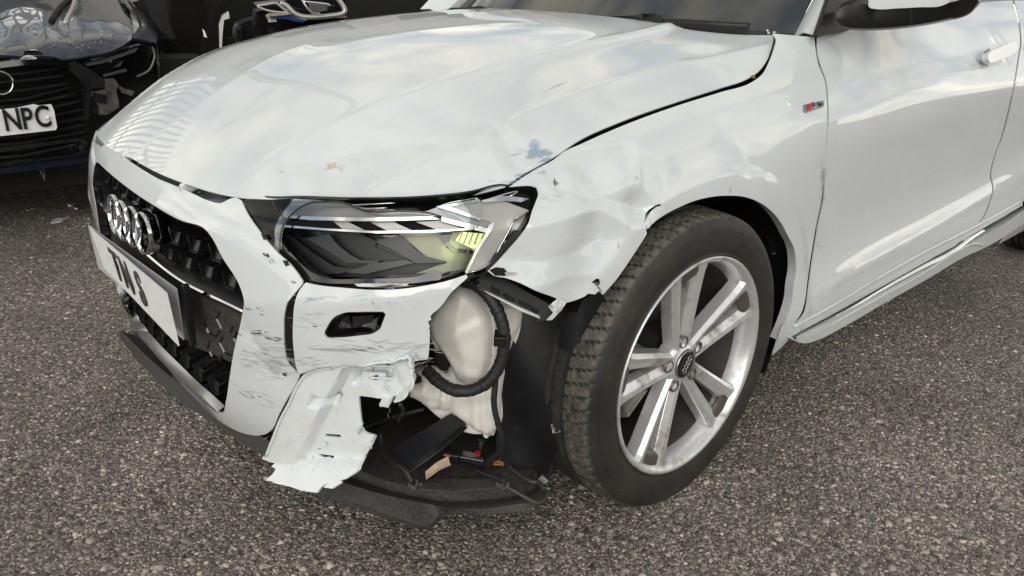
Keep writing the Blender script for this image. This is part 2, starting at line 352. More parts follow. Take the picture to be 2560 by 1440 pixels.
def panel(name, surf, outer, holes=(), step=.01, off=0., thick=.002, m_=None, parent=None, fn=None, roll=.0, sharp=None):
    """outer, holes: uv outlines; fn(u,v,P,N)->extra displacement along the normal; roll: edges turned in"""
    vv, F, oo, hh = region(outer, holes, step)
    P = surf.P(vv[:, 0], vv[:, 1], off); n = surf.nrm(vv[:, 0], vv[:, 1])
    d = np.zeros(len(vv))
    if fn is not None: d = d+fn(vv[:, 0], vv[:, 1], P)
    P = P+n*d[:, None]
    if surf.sign < 0: F = F[:, ::-1]
    o = mesh(name, P, F, m_, parent, True, sharp)
    if thick: solid(o, thick)
    return o
def uv(surf, pts, off=0., closed=False, step=14.):
    return surf.hit(path(pts, step, closed), off)
def smoothmin(a, b): return np.minimum(a, b)

class Plane:
    """flat working plane through p0 with normal n (towards the viewer side); u horizontal, v up"""
    sign = 1
    def __init__(s, p0, n, upv=(0, 0, 1)):
        s.p0 = np.array(p0, float); s.n = np.array(n, float)/np.linalg.norm(n)
        s.u = np.cross(upv, s.n); s.u /= np.linalg.norm(s.u); s.v = np.cross(s.n, s.u)
    def P(s, u, v, off=0.):
        u = np.asarray(u, float); v = np.asarray(v, float)
        return s.p0+u[..., None]*s.u+v[..., None]*s.v+(np.zeros(u.shape)+off)[..., None]*s.n
    def nrm(s, u, v): return np.zeros(np.shape(u)+(3,))+s.n
    def hit(s, pix, off=0.):
        out = []
        for p in np.atleast_2d(pix):
            d = pray(*p); t = ((s.p0+off*s.n-CAM)@s.n)/(d@s.n); q = CAM+t*d-s.p0-off*s.n; out.append((q@s.u, q@s.v))
        return np.array(out)
class Bent(Plane):
    """plane with a smooth bulge added along its normal"""
    def __init__(s, p0, n, f): Plane.__init__(s, p0, n); s.f = f
    def P(s, u, v, off=0.):
        u = np.asarray(u, float); v = np.asarray(v, float); return Plane.P(s, u, v, off+s.f(u, v))
    def nrm(s, u, v):
        return _nrm(lambda a, b: s.P(a, b), np.asarray(u, float), np.asarray(v, float))
def slab(name, surf, pts, off=0., thick=.004, m_=None, parent=None, step=.012, bev=0., closed=True, curve=True, fn=None, sharp=35):
    px = path(pts if curve else [(*p[:2], 1) for p in pts], 10, True)
    o = panel(name, surf, surf.hit(px, off), (), step, off, thick, m_, parent, fn, sharp=sharp)
    if bev: bevel(o, bev)
    return o
def slab3(name, pts3, thick, m_=None, parent=None, bev=0.):
    """flat polygon given by 3-D corners, thickened"""
    P = np.array(pts3, float); o = mesh(name, P, [tuple(range(len(P)))], m_, parent, False); solid(o, thick)
    if bev: bevel(o, bev)
    return o
def tube(name, pts, r, m_=None, parent=None, n=40, sides=10, rf=None, interp=True):
    P = path3(pts, n) if interp else np.array(pts, float); n = len(P)
    T = np.gradient(P, axis=0); T /= np.linalg.norm(T, axis=1, keepdims=True)+1e-12
    a = np.cross(T[0], [0, 0, 1.]);
    if np.linalg.norm(a) < .1: a = np.cross(T[0], [1., 0, 0])
    a /= np.linalg.norm(a); V = []; F = []
    for i in range(n):
        a = a-T[i]*(a@T[i]); a /= np.linalg.norm(a); b = np.cross(T[i], a); rr = r*(rf(i/(n-1)) if rf else 1)
        for k in range(sides): V.append(P[i]+rr*(math.cos(2*PI*k/sides)*a+math.sin(2*PI*k/sides)*b))
    for i in range(n-1):
        for k in range(sides): F.append((i*sides+k, i*sides+(k+1) % sides, (i+1)*sides+(k+1) % sides, (i+1)*sides+k))
    F.append(tuple(range(sides))[::-1]); F.append(tuple((n-1)*sides+k for k in range(sides)))
    return mesh(name, V, F, m_, parent)
def resample(P, n):
    d = np.r_[0, np.cumsum(np.linalg.norm(np.diff(P, axis=0), axis=1))]; t = np.linspace(0, d[-1], n)
    return np.stack([np.interp(t, d, P[:, k]) for k in range(P.shape[1])], 1)
def loft(name, rows, n=60, m_=None, parent=None, thick=.003, sub=1, flip=False, fn=None, sharp=None):
    """rows: 3-D polylines, joined into one sheet"""
    R_ = [resample(np.array(r, float), n) for r in rows]
    V = np.concatenate(R_); F = []
    for j in range(len(R_)-1):
        for i in range(n-1):
            q = (j*n+i, j*n+i+1, (j+1)*n+i+1, (j+1)*n+i); F.append(q[::-1] if flip else q)
    if fn is not None: V = fn(V)
    o = mesh(name, V, F, m_, parent, True, sharp)
    if thick: solid(o, thick)
    return o
def pxrow(pts, ax, val, step=12):
    p = path(pts, step); vals = np.linspace(*val, len(p)) if isinstance(val, tuple) else [val]*len(p)
    return np.array([un(q[0], q[1], ax, v) for q, v in zip(p, vals)])
def box(name, c, size, m_=None, parent=None, rot=(0, 0, 0), bev=0., axes=None):
    sx, sy, sz = [k/2 for k in size]
    V = np.array([(x, y, z) for x in (-sx, sx) for y in (-sy, sy) for z in (-sz, sz)])
    if axes is not None: V = V@np.array(axes)
    else:
        from mathutils import Euler
        V = V@np.array(Euler(rot).to_matrix()).T
    V = V+np.array(c)
    o = mesh(name, V, [(0, 1, 3, 2), (4, 6, 7, 5), (0, 4, 5, 1), (2, 3, 7, 6), (0, 2, 6, 4), (1, 5, 7, 3)], m_, parent, False)
    if bev: bevel(o, bev)
    return o
def boxes_mesh(name, items, m_=None, parent=None):
    """several boxes in one mesh: items (centre, size, axes or None)"""
    V = []; F = []
    for c, size, ax in items:
        sx, sy, sz = [k/2 for k in size]; v = np.array([(x, y, z) for x in (-sx, sx) for y in (-sy, sy) for z in (-sz, sz)])
        if ax is not None: v = v@np.array(ax)
        b0 = len(V); V += list(v+np.array(c)); F += [tuple(b0+i for i in f) for f in [(0, 1, 3, 2), (4, 6, 7, 5), (0, 4, 5, 1), (2, 3, 7, 6), (0, 2, 6, 4), (1, 5, 7, 3)]]
    return mesh(name, V, F, m_, parent, False)
def lathe(name, prof, c, ax=(0, 1, 0), n=96, m_=None, parent=None, closed=False, fn=None, sharp=None):
    """prof: (axial, radius) pairs revolved round ax through c"""
    ax = np.array(ax, float); ax /= np.linalg.norm(ax); e1 = np.cross(ax, [0, 0, 1.]);
    if np.linalg.norm(e1) < .1: e1 = np.cross(ax, [1., 0, 0])
    e1 /= np.linalg.norm(e1); e2 = np.cross(ax, e1); k = len(prof); V = []; F = []
    for i in range(n):
        t = 2*PI*i/n; d = math.cos(t)*e1+math.sin(t)*e2
        for a, r in prof: V.append(np.array(c)+ax*a+d*r)
    for i in range(n):
        for j in range(k if closed else k-1):
            a, b = i*k+j, i*k+(j+1) % k; c2, d2 = ((i+1) % n)*k+(j+1) % k, ((i+1) % n)*k+j; F.append((a, b, c2, d2))
    o = mesh(name, V, F, m_, parent, True, sharp); return o
def text_obj(name, txt, size, depth, M, m_=None, parent=None, font_scale=(1, 1), extr=True):
    cu = bpy.data.curves.new(name, 'FONT'); cu.body = txt; cu.size = size; cu.extrude = depth; cu.align_x = 'CENTER'; cu.align_y = 'CENTER'; cu.offset = size*.018
    o = bpy.data.objects.new(name, cu); COL.objects.link(o); dg = bpy.context.evaluated_depsgraph_get(); dg.update()
    me = bpy.data.meshes.new_from_object(o.evaluated_get(dg)); bpy.data.objects.remove(o)
    for v in me.vertices:
        x, y, z = v.co; v.co = Vector(M(x*font_scale[0], y*font_scale[1], z))
    return link(name, me, m_, parent, False)
def thing(name, label, cat, loc=(0, 0, 0), group=None):
    o = bpy.data.objects.new(name, None); COL.objects.link(o); o.location = loc; o.empty_display_size = .1
    o['label'] = label; o['category'] = cat
    if group: o['group'] = group
    return o
def setloc(root, loc):
    """move the root Empty while its children (modelled in world space) stay put"""
    root.location = loc
    for c in root.children: c.matrix_parent_inverse = Matrix.Translation(loc).inverted()

# ================================================================== WHITE HATCHBACK: body relief
def fold(surf, lst, pts, amp, w_, fade=None):
    Q = np.array([P3(surf, *p) for p in pts])
    def f(P):
        d = np.full(P.shape[:-1], 1e9)
        for i in range(len(Q)-1):
            a, b_ = Q[i], Q[i+1]; ab = b_-a; t = np.clip(((P-a)@ab)/(ab@ab), 0, 1); d = np.minimum(d, np.linalg.norm(P-a-t[..., None]*ab, axis=-1))
        e = w_*.05
        return amp*np.exp(-(np.sqrt(d*d+e*e)-e)/w_)*np.clip(1.6-d/w_/2.2, 0, 1)
    lst.append(f)
def dent(surf, lst, px, py, r, amp, el=(1, 1, 1)):
    c = P3(surf, px, py); e = np.array(el)
    lst.append(lambda P: amp*np.exp(-(((P-c)/(r*e))**2).sum(-1)))
def sig(x): return 1/(1+np.exp(-np.clip(x, -40, 40)))
# bonnet character lines (mirrored left/right)
def line_fn(surf, pts, key, val):
    Q = np.array([P3(surf, *p) for p in pts]); k = np.argsort(Q[:, key]); return Q[k, key], Q[k, val]
hl1 = line_fn(HOOD, [(679, 401), (760, 352), (883, 292), (1049, 229), (1290, 153), (1545, 92)], 0, 1)
hl2 = line_fn(HOOD, [(760, 400), (900, 335), (1115, 264), (1330, 175), (1566, 92)], 0, 1)
hl3 = line_fn(HOOD, [(980, 455), (1115, 378), (1244, 318), (1373, 258), (1545, 193), (1716, 150), (1888, 116)], 0, 1)
def ext(l, x):   # linear extension
    xs, ys = l; y = np.interp(x, xs, ys); s0 = (ys[1]-ys[0])/(xs[1]-xs[0]); s1 = (ys[-1]-ys[-2])/(xs[-1]-xs[-2])
    return np.where(x < xs[0], ys[0]+s0*(x-xs[0]), np.where(x > xs[-1], ys[-1]+.3*s1*(x-xs[-1]), y))
def hood_lines(P):
    x, y = P[..., 0], np.abs(P[..., 1]); fd = np.clip((.70-x)/.12, 0, 1)
    a1 = ext(hl1, x); a2 = ext(hl2, x); a3 = ext(hl3, x); wd = np.maximum(a2-a1, .02)
    t = np.clip((y-a1)/wd, 0, 1); step_ = -.0085*t+.0035*np.exp(-np.abs(y-a1)/.016)+.002*np.exp(-np.abs(y-a2)/.014)
    d3 = y-a3
    v3 = .006*np.exp(-np.abs(d3)/.028)
    return fd*(step_+v3)
hood_new = [hood_lines]
fold(HOOD, hood_new, [(930, 478), (1040, 425), (1180, 372), (1290, 325)], .007, .022)
dent(HOOD, hood_new, 850, 420, .055, -.010); dent(HOOD, hood_new, 1120, 440, .05, -.010, (1, 1, 1)); dent(HOOD, hood_new, 720, 430, .05, .004)
fold(HOOD, hood_new, [(1244, 318), (1285, 395), (1325, 430)], -.006, .012); dent(HOOD, hood_new, 1330, 372, .028, -.007)
fold(HOOD, hood_new, [(1150, 400), (1225, 372), (1262, 420)], .004, .012)
fold(HOOD, hood_new, [(745, 400), (860, 372), (1000, 352), (1090, 350)], -.005, .02)
fold(HOOD, hood_new, [(1000, 470), (930, 420), (900, 395)], .003, .02)
# near side
sl = lambda pts: line_fn(SIDE, pts, 0, 2)
lA = sl([(1416, 400), (1545, 361), (1802, 275), (1860, 254), (2058, 204), (2300, 160), (2500, 118)])
lB = sl([(2040, 300), (2072, 295), (2160, 268), (2260, 232), (2360, 197), (2467, 160), (2540, 132)])
lC = sl([(2016, 743), (2242, 614), (2481, 479), (2560, 430)])
lD = sl([(614, 751), (717, 757), (850, 757), (970, 747), (1080, 725)])
ARC = np.array([-.045, .300])
def ztab(l, x, lo, hi): return np.interp(x, l[0], l[1])
def side_lines(P):
    x, y, z = P[..., 0], P[..., 1], P[..., 2]; d = 0
    q = z-np.interp(x, *lA); m_ = np.clip((x+2.4)/.3, 0, 1)*np.clip((.42-x)/.12, 0, 1)*(np.abs(y) > .6)
    d = d+.0065*np.exp(-np.abs(q)/.022)*m_*np.clip((x+.9)/.4+.35, .35, 1)
    q = z-np.interp(x, *lB); m_ = np.clip((.02-x)/.42, 0, 1)
    d = d+.0055*np.exp(-np.abs(q)/.03)*m_
    q = z-np.interp(x, *lC); m_ = np.clip((-.44-x)/.12, 0, 1)
    d = d+m_*np.where(q > 0, .013*np.exp(-(np.abs(q)/.06)), .013*np.exp(-np.abs(q)/.035))
    # arch flare
    r = np.hypot((x-ARC[0]), (z-ARC[1])*1.06); d = d+.0055*sig((.415-r)/.005)*(np.abs(y) > .7)*np.clip((z-.05)/.2, 0, 1)*sig((x+.47)/.01)*.999
    q = z-np.interp(x, *lD); m_ = (x > .45)*np.clip((x-.45)/.08, 0, 1)
    d = d+m_*.006*np.exp(-np.abs(q)/.03)*sig((np.abs(y)-.40)/.01)
    return d
side_new = [side_lines]
def nose_push(P):      # the knock has pushed the far side and the chin of the nose back
    y, z = P[..., 1], P[..., 2]; f = P[..., 0] > .2
    return -.024*f*sig((.20-y)/.05)*sig((.37-z)/.03)*sig((y+.60)/.06)
side_new.append(nose_push)
dent(SIDE, side_new, 2500, 122, .034, -.009)
F_ = lambda pts, a, w_: fold(SIDE, side_new, pts, a*1.35, w_)
F_([(1324, 568), (1436, 539), (1500, 520), (1563, 564)], .006, .018); F_([(1359, 478), (1423, 472), (1468, 494), (1579, 507), (1615, 530)], -.006, .014)
F_([(1430, 418), (1500, 392), (1560, 380)], -.005, .02); F_([(1592, 372), (1590, 430), (1597, 470), (1640, 505)], .0045, .013)
F_([(1790, 300), (1830, 345), (1880, 420)], -.003, .03); F_([(1395, 500), (1380, 455), (1440, 430)], .004, .010)
F_([(1260, 645), (1320, 655), (1420, 640), (1500, 600)], -.005, .03); F_([(1340, 720), (1420, 690), (1480, 690)], .004, .02)
for (a, b_, r, am) in ((1480, 430, .035, -.008), (1395, 455, .016, -.007), (1440, 505, .03, .005), (1500, 560, .05, -.007), (1400, 620, .05, .006), (1560, 470, .03, .006), (1440, 690, .05, -.006), (1300, 650, .03, -.004), (1600, 500, .03, -.007), (1650, 440, .04, .004)):
    dent(SIDE, side_new, a, b_, r, am*1.3)
dent(SIDE, side_new, 1900, 330, .06, -.003); dent(SIDE, side_new, 700, 900, .05, -.005); dent(SIDE, side_new, 960, 850, .05, -.006); dent(SIDE, side_new, 880, 870, .03, .004)
F_([(616, 830), (660, 900), (700, 935)], -.004, .02)
side_new.remove(nose_push); hood_dents += hood_new; side_dents += side_new

car = thing('damaged_hatchback', 'white hatchback with crushed front left corner, torn bumper and lit headlight, nearest the camera', 'car')

# ------------------------------------------------------------------ bonnet
def mirror_half(h):
    """h: uv outline of the near half running from centre front round to centre rear"""
    m_ = h[::-1].copy(); m_[:, 1] *= -1; return np.concatenate([h, m_])
hfront = [(335, 399), (380, 425), (430, 447), (480, 465), (540, 483), (600, 494), (660, 498), (740, 500), (880, 503), (1050, 500), (1180, 487), (1262, 468, 1), (1300, 441), (1345, 415), (1385, 393), (1450, 350), (1550, 305), (1700, 252), (1800, 220), (1870, 196), (1895, 180), (1915, 155), (1930, 115), (1933, 100)]
h = uv(HOOD, hfront, step=10)
h = h[h[:, 1] > 0]; h = np.concatenate([h, path([(-.495, .632, 1), (-.44, .56), (-.385, .44), (-.335, .3), (-.300, .15), (-.288, .0)], .01)[:-1]]); 
hood_uv = mirror_half(h)
hood = panel('bonnet', HOOD, hood_uv, step=.0075, thick=.0025, m_=PAINT, parent=car)

# black sheet that paints the shade inside the bonnet shut gap
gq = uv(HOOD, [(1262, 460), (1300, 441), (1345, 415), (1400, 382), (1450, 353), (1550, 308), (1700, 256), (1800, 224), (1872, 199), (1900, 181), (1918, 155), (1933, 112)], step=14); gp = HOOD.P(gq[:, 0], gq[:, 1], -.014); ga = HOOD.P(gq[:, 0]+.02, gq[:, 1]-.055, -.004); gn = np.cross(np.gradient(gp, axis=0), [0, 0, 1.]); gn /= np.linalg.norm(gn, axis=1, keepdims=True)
loft('bonnet_gap_shade', [ga, ga+np.array([0, 0, -.07]), (gp-np.sign(gn[:, 1:2])*gn*.03)+np.array([0, 0, -.05]), gp, (gp+np.sign(gn[:, 1:2])*gn*.012)+np.array([0, 0, -.02]), (gp+np.sign(gn[:, 1:2])*gn*.03)+np.array([0, 0, -.12])], 60, VOID, hood, .002)
# ------------------------------------------------------------------ wing
fen = [(1273, 467, 1), (1345, 420), (1385, 399), (1405, 382), (1450, 361), (1560, 313), (1700, 262), (1800, 231), (1882, 204), (1906, 185), (1921, 158), (1937, 115), (1941, 97), (1932, 84, 1), (2036, 93, 1), (2040, 130), (2047, 165), (2061, 200), (2067, 250), (2068, 300), (2065, 380), (2057, 470), (2052, 510), (2041, 560), (2034, 600), (2024, 663), (2018, 708), (2014, 743), (2004, 781), (1985, 810, 1), (1945, 850, 1), (1950, 832), (1968, 795), (1981, 750), (1984, 715), (1990, 684), (1990, 649), (1986, 622), (1971, 592), (1954, 559), (1929, 528), (1895, 504), (1860, 492), (1820, 489), (1780, 492), (1740, 501), (1700, 517), (1660, 538), (1636, 555), (1620, 572, 1), (1614, 560, 1), (1617, 585, 1), (1600, 612), (1575, 650), (1540, 700), (1507, 737, 1), (1498, 726, 1), (1488, 736, 1), (1470, 734, 1), (1462, 741, 1), (1440, 750), (1416, 757, 1), (1384, 743), (1340, 727), (1301, 708), (1260, 694), (1234, 689), (1220, 678, 1), (1244, 654), (1279, 616), (1305, 584), (1321, 558), (1331, 526), (1341, 501), (1347, 481), (1343, 470), (1330, 465), (1298, 465)]
tear = [(1478, 706, 1), (1492, 696, 1), (1500, 699, 1), (1502, 710, 1), (1498, 718, 1), (1507, 731, 1), (1506, 734, 1), (1492, 716, 1), (1484, 708, 1)]
tear2 = [(1611, 560, 1), (1614, 535, 1), (1622, 524, 1), (1640, 513, 1), (1650, 509, 1), (1654, 514, 1), (1642, 517, 1), (1628, 528, 1), (1617, 545, 1)]
wing = panel('wing', SIDE, uv(SIDE, fen, closed=True, step=9), [uv(SIDE, tear, closed=True), uv(SIDE, tear2, closed=True)], step=.006, thick=.0025, m_=PAINT, parent=car)
# arch lip turned inwards
lip = [(1945, 850), (1968, 795), (1981, 750), (1984, 715), (1990, 684), (1990, 649), (1986, 622), (1971, 592), (1954, 559), (1929, 528), (1895, 504), (1860, 492), (1820, 489), (1780, 492), (1740, 501), (1700, 517), (1660, 538), (1636, 555), (1620, 573)]
u_ = uv(SIDE, lip, step=10); r0 = SIDE.P(u_[:, 0], u_[:, 1], -.001); r1 = r0+np.array([0, -.022, 0]); r1[:, [0, 2]] += (r0[:, [0, 2]]-ARC)*.01
loft('arch_lip', [r0, r1], 60, PAINT, wing, .002)
lip2 = [(1617, 585), (1600, 612), (1575, 650), (1540, 700), (1507, 735)]
u_ = uv(SIDE, lip2, step=10); r0 = SIDE.P(u_[:, 0], u_[:, 1], -.001); r1 = r0+np.array([.004, -.02, .004]); loft('arch_lip', [r0, r1], 30, PAINT, wing, .002)
# exposed primer flake hanging in the tear
slab('torn_flake', SIDE, [(1474, 712), (1490, 704), (1500, 716), (1507, 733), (1490, 727), (1478, 724)], -.003, .001, SATIN, wing, curve=False)

# ------------------------------------------------------------------ doors
door_px = [(2044, 93, 1), (2064, 87), (2131, 71), (2240, 50), (2380, 8), (2526, -30, 1), (2532, 5), (2543, 40), (2547, 66), (2550, 105), (2544, 146), (2536, 198), (2521, 272), (2502, 345), (2480, 409), (2475, 440), (2481, 472), (2474, 503), (2461, 535), (2446, 560, 1), (2415, 574), (2311, 626), (2207, 684), (2068, 768), (1990, 810, 1), (2012, 782), (2020, 743), (2024, 708), (2030, 663), (2040, 600), (2047, 560), (2059, 500), (2063, 420), (2069, 340), (2072, 296), (2071, 255), (2065, 197), (2051, 160), (2044, 130)]
fdoor = panel('front_door', SIDE, uv(SIDE, door_px, closed=True, step=10), step=.0105, thick=.003, m_=PAINT, parent=car)
s_end = s_of_x(-2.25)
rd_px = [(2530, -30, 1), (2537, 5), (2547, 40), (2551, 66), (2554, 105), (2548, 146), (2540, 198), (2525, 272), (2506, 345), (2484, 409), (2479, 440), (2485, 472), (2478, 503), (2465, 535), (2450, 559, 1)]
u_ = uv(SIDE, rd_px, step=10); zt, zb = u_[0, 1], u_[-1, 1]
rear_uv = np.concatenate([u_, [(s_of_x(-1.9), zb+.01), (s_of_x(-2.1), .34), (s_of_x(-2.2), .55), (s_end, .62), (s_end, zt)]])
rdoor = panel('rear_door', SIDE, rear_uv, step=.03, thick=.003, m_=PAINT, parent=car)
# rocker below the doors, and the side skirt blade
rock = [(1985, 813, 1), (2068, 770), (2207, 686), (2311, 628), (2415, 576), (2446, 563), (2560, 496, 1), (2560, 514, 1), (2412, 601), (2311, 660), (2207, 719), (2103, 778), (1995, 837), (1985, 843), (1960, 868), (1935, 890, 1), (1942, 868), (1949, 846, 1)]
ru = uv(SIDE, rock, closed=True, step=10)
k = np.argsort(-ru[:, 0])[:8]
rocker = panel('rocker_panel', SIDE, ru, step=.012, off=-.004, thick=.003, m_=PAINT, parent=car)
u_ = uv(SIDE, [(1988, 813), (2068, 770), (2207, 686), (2311, 628), (2415, 576), (2560, 497)], step=12)
pp = SIDE.P(u_[:, 0], u_[:, 1], -.004); pp[:, 2] -= .005
tube('rocker_bead', pp, .0055, PAINT, rocker, 60, 8, interp=False)
sk_top = pxrow([(1985, 844), (1997, 838), (2103, 780), (2207, 721), (2311, 662), (2412, 603), (2560, 516)], 'y', (.835, .862))
sk_mid = pxrow([(1990, 848), (2030, 836), (2103, 792), (2207, 735), (2311, 676), (2400, 622), (2440, 602), (2560, 528)], 'y', (.862, .900))
sk_low = pxrow([(1990, 851), (2009, 856), (2041, 848), (2103, 817), (2207, 757), (2311, 699), (2415, 638), (2466, 615), (2520, 583), (2560, 553)], 'y', (.860, .893))
sk_top, sk_mid, sk_low = [resample(a, 90) for a in (sk_top, sk_mid, sk_low)]
sk_in = sk_low+np.array([0, -.06, .012])
skirt = loft('side_skirt', [sk_top, sk_top*.45+sk_mid*.55+np.array([0, .004, .003]), sk_mid, sk_low, sk_in], 90, PAINT, car, .003, sharp=30)
# ledge under the skirt where it steps in
tube('skirt_crease', pxrow([(2030, 838), (2103, 797), (2207, 740), (2311, 681), (2400, 624), (2430, 610), (2466, 614)], 'y', (.864, .901)), .0022, PAINT, skirt, 60, 6)
# continuation of sill and quarter panel out of frame
rs = lambda a, b_, n=12: [(s, b_) for s in np.linspace(a, s_of_x(b_), n)]
qp = np.array([(s_end+.005, .62), (s_end+.02, .66), (s_of_x(-2.5), .68), (s_of_x(-2.8), .60), (s_of_x(-2.93), .35), (sarr[-1]-.05, .35), (sarr[-1]-.05, zt), (s_end+.005, zt)])
panel('rear_quarter', SIDE, path(qp.tolist(), .03, True), step=.04, thick=.003, m_=PAINT, parent=car)
rk2 = np.array([(ru[:, 0].max()+.003, .20), (s_of_x(-2.15), .20), (s_of_x(-2.15), .30), (ru[:, 0].max()+.003, .285)])
panel('rocker_rear', SIDE, path([(*p, 1) for p in rk2.tolist()], .03, True), step=.03, off=-.004, thick=.003, m_=PAINT, parent=car)

# door handle with its scooped cup
u0, z0 = uv(SIDE, [(2505, 125), (2506, 126)])[0]
def cup_fn(u, v, P): return 0*u
hn = np.array([.02, .975, .22]); hn /= np.linalg.norm(hn); hP = Plane(SIDE.P(np.array([u0]), np.array([z0]))[0]+hn*.050, hn)
hd = slab('door_handle', hP, [(2470, 136), (2476, 130), (2500, 119), (2525, 108), (2538, 107), (2545, 113), (2544, 126), (2536, 134), (2510, 145), (2488, 155), (2476, 158), (2471, 150)], 0, .016, PAINT, fdoor, step=.006, bev=.0075, curve=True, sharp=60)
slab('handle_gap_shade', hP, [(2463, 130), (2474, 121), (2480, 162), (2472, 166), (2463, 156)], -.013, .004, GLOSSBL, hd, step=.006, curve=False)  # black plate painting the shadow gap at the handle's front end
hpath = [hP.P(*[np.array([k]) for k in hP.hit([q_])[0]])[0]-hn*.016 for q_ in ((2480, 144), (2536, 119))]
for q_ in hpath: tube('handle_mount', [q_, q_-hn*.012, q_-hn*.024], .010, PAINT, hd, 4, 12, interp=False)
cupo = lathe('handle_gasket', [(.0, .0125), (.002, .0115), (.001, .010)], hpath[1]-hn*.018, hn, 24, GLOSSBL, fdoor)

# wing badge
bp = [(2010, 262, 1), (2056, 251, 1), (2061, 254, 1), (2060, 266, 1), (2015, 281, 1), (2010, 276, 1)]
bd = slab('wing_badge', SIDE, bp, .004, .004, SATIN, wing, step=.004, curve=False)
RED = mat('badge_red', (.45, .02, .03), .3, coat=.6)
slab('red_block', SIDE, [(2019, 261), (2030, 258), (2030, 275), (2019, 278)], .0052, .0012, RED, bd, step=.003, curve=False)
bu = uv(SIDE, [(2036, 266), (2037, 266)])[0]; bu2 = uv(SIDE, [(2012, 272), (2060, 259)])
tx = bu2[-1]-bu2[0]; tx /= np.linalg.norm(tx); ty = np.array([-tx[1], tx[0]])
def badge_map(c):
    def M(x, y, z):
        q = c+tx*x+ty*y; return SIDE.P(np.array([q[0]]), np.array([q[1]]), .0055+z)[0]
    return M
cS = uv(SIDE, [(2030, 267), (2031, 267)])[0]; cl = uv(SIDE, [(2047, 263), (2048, 263)])[0]
text_obj('badge_lettering', 'S', .0150, .0006, badge_map(cS), CHROME, bd, (1.1, 1))
text_obj('badge_lettering', 'line', .0100, .0004, badge_map(cl), GLOSSBL, bd, (1.05, 1))

# ------------------------------------------------------------------ bumper
gt = [(330, 477), (375, 507), (450, 550), (512, 572), (527, 590), (555, 642), (600, 717), (610, 753), (604, 795), (584, 882), (573, 951), (565, 1003), (556, 1033), (540, 1024), (511, 1001), (433, 928), (385, 876), (345, 826), (301, 757), (274, 704), (256, 620), (240, 520), (231, 445), (242, 405), (262, 422), (290, 446)]
side_dents.append(nose_push); SIDE.__init__(side_raw, 1, side_dents, (-.8, 3.0, 210), (.08, .98, 64))
g = uv(SIDE, gt, step=8, closed=True)
grille_uv = g
bt = [(268, 352), (300, 384), (350, 420), (400, 449), (440, 465), (480, 483), (525, 503), (552, 508), (572, 498), (592, 494), (603, 501, 1), (612, 522), (650, 580), (692, 630), (725, 660), (745, 685), (756, 702, 1), (756, 710, 1), (735, 735), (717, 757, 1), (710, 790), (709, 830), (711, 873), (719, 908), (735, 925), (748, 938, 1), (741, 955), (717, 998), (695, 1040), (678, 1076), (662, 1086), (647, 1089), (608, 1083), (550, 1054), (492, 1013), (440, 962), (394, 915), (372, 888), (336, 846), (300, 790), (284, 750)]
bo = uv(SIDE, bt, step=9); top_c, bot_c = bo[0], bo[-1]
near = bo
zc_t, zc_b = near[0, 1]+.004, near[-1, 1]
# far half mirrors the near corner but runs on, unbroken, to the far arch
farpts = np.array([(q[0], q[1]) for q in near])
i_c = int(np.argmax(farpts[:, 1]*0+(np.linalg.norm(farpts-uv(SIDE, [(756, 702), (757, 702)])[0], axis=1)*-1)))
i_b = int(np.argmin(np.linalg.norm(farpts-uv(SIDE, [(676, 1079), (677, 1079)])[0], axis=1)))
ftop = farpts[:i_c]*[-1, 1]; fbot = farpts[i_b:]*[-1, 1]
ftop = ftop[ftop[:, 0] < near[0, 0]-.01]; fbot = fbot[fbot[:, 0] < near[-1, 0]-.01]
mid_f = np.array([(-.70, .57), (-.95, .63), (-1.08, .66), (-1.10, .50), (-1.16, .36), (-1.2, .22), (-.95, .19)])
nr = near
out_b = np.concatenate([nr, fbot[::-1][np.argsort(-fbot[::-1][:, 0])], mid_f[::-1], ftop[np.argsort(ftop[:, 0])]])
def dedupe(P):
    o = [P[0]]
    for p in P[1:]:
        if np.linalg.norm(p-o[-1]) > .003: o.append(p)
    return np.array(o)
out_b = dedupe(out_b)
ribz = near[:, 1]
bumper = panel('front_bumper', SIDE, out_b, [grille_uv], step=.0095, thick=.003, m_=PAINT, parent=car)
# recessed ledge above the grille with its ribs
lg = uv(SIDE, [(350, 420), (400, 449), (440, 465), (480, 483), (525, 503), (552, 508), (575, 497)], step=10); lg = lg[lg[:, 0] > 0.01]
lgf = np.concatenate([(lg[::-1]*[-1, 1]), lg]); r0 = SIDE.P(lgf[:, 0], lgf[:, 1], -.002); r1 = r0+np.array([-.055, 0, -.014])
loft('bumper_ledge', [r0, r0+np.array([-.010, 0, -.012]), r1], 120, PAINT, bumper, .002)
for px, py in ((455, 464), (310, 392), (375, 430)):
    pass
for sgn, px, py in ((1, 453, 470), (1, 308, 392)):
    q = uv(SIDE, [(px, py), (px+1, py)])[0]; q[0] *= sgn
    c = SIDE.P(np.array([q[0]]), np.array([q[1]]))[0]
    V = []; wd = .009
    for dy in (-1, 1):
        V += [c+np.array([.003, dy*wd, -.012]), c+np.array([.002, dy*wd*.8, .004]), c+np.array([-.02, dy*wd*.5, .020]), c+np.array([-.04, dy*wd*.5, .018]), c+np.array([-.03, dy*wd, -.004])]
    F = [(0, 1, 2, 3, 4), (9, 8, 7, 6, 5)]+[(i, 5+i, 5+(i+1) % 5, (i+1) % 5) for i in range(5)]
    bevel(mesh('bumper_rib', V, F, PAINT, bumper, False), .002)
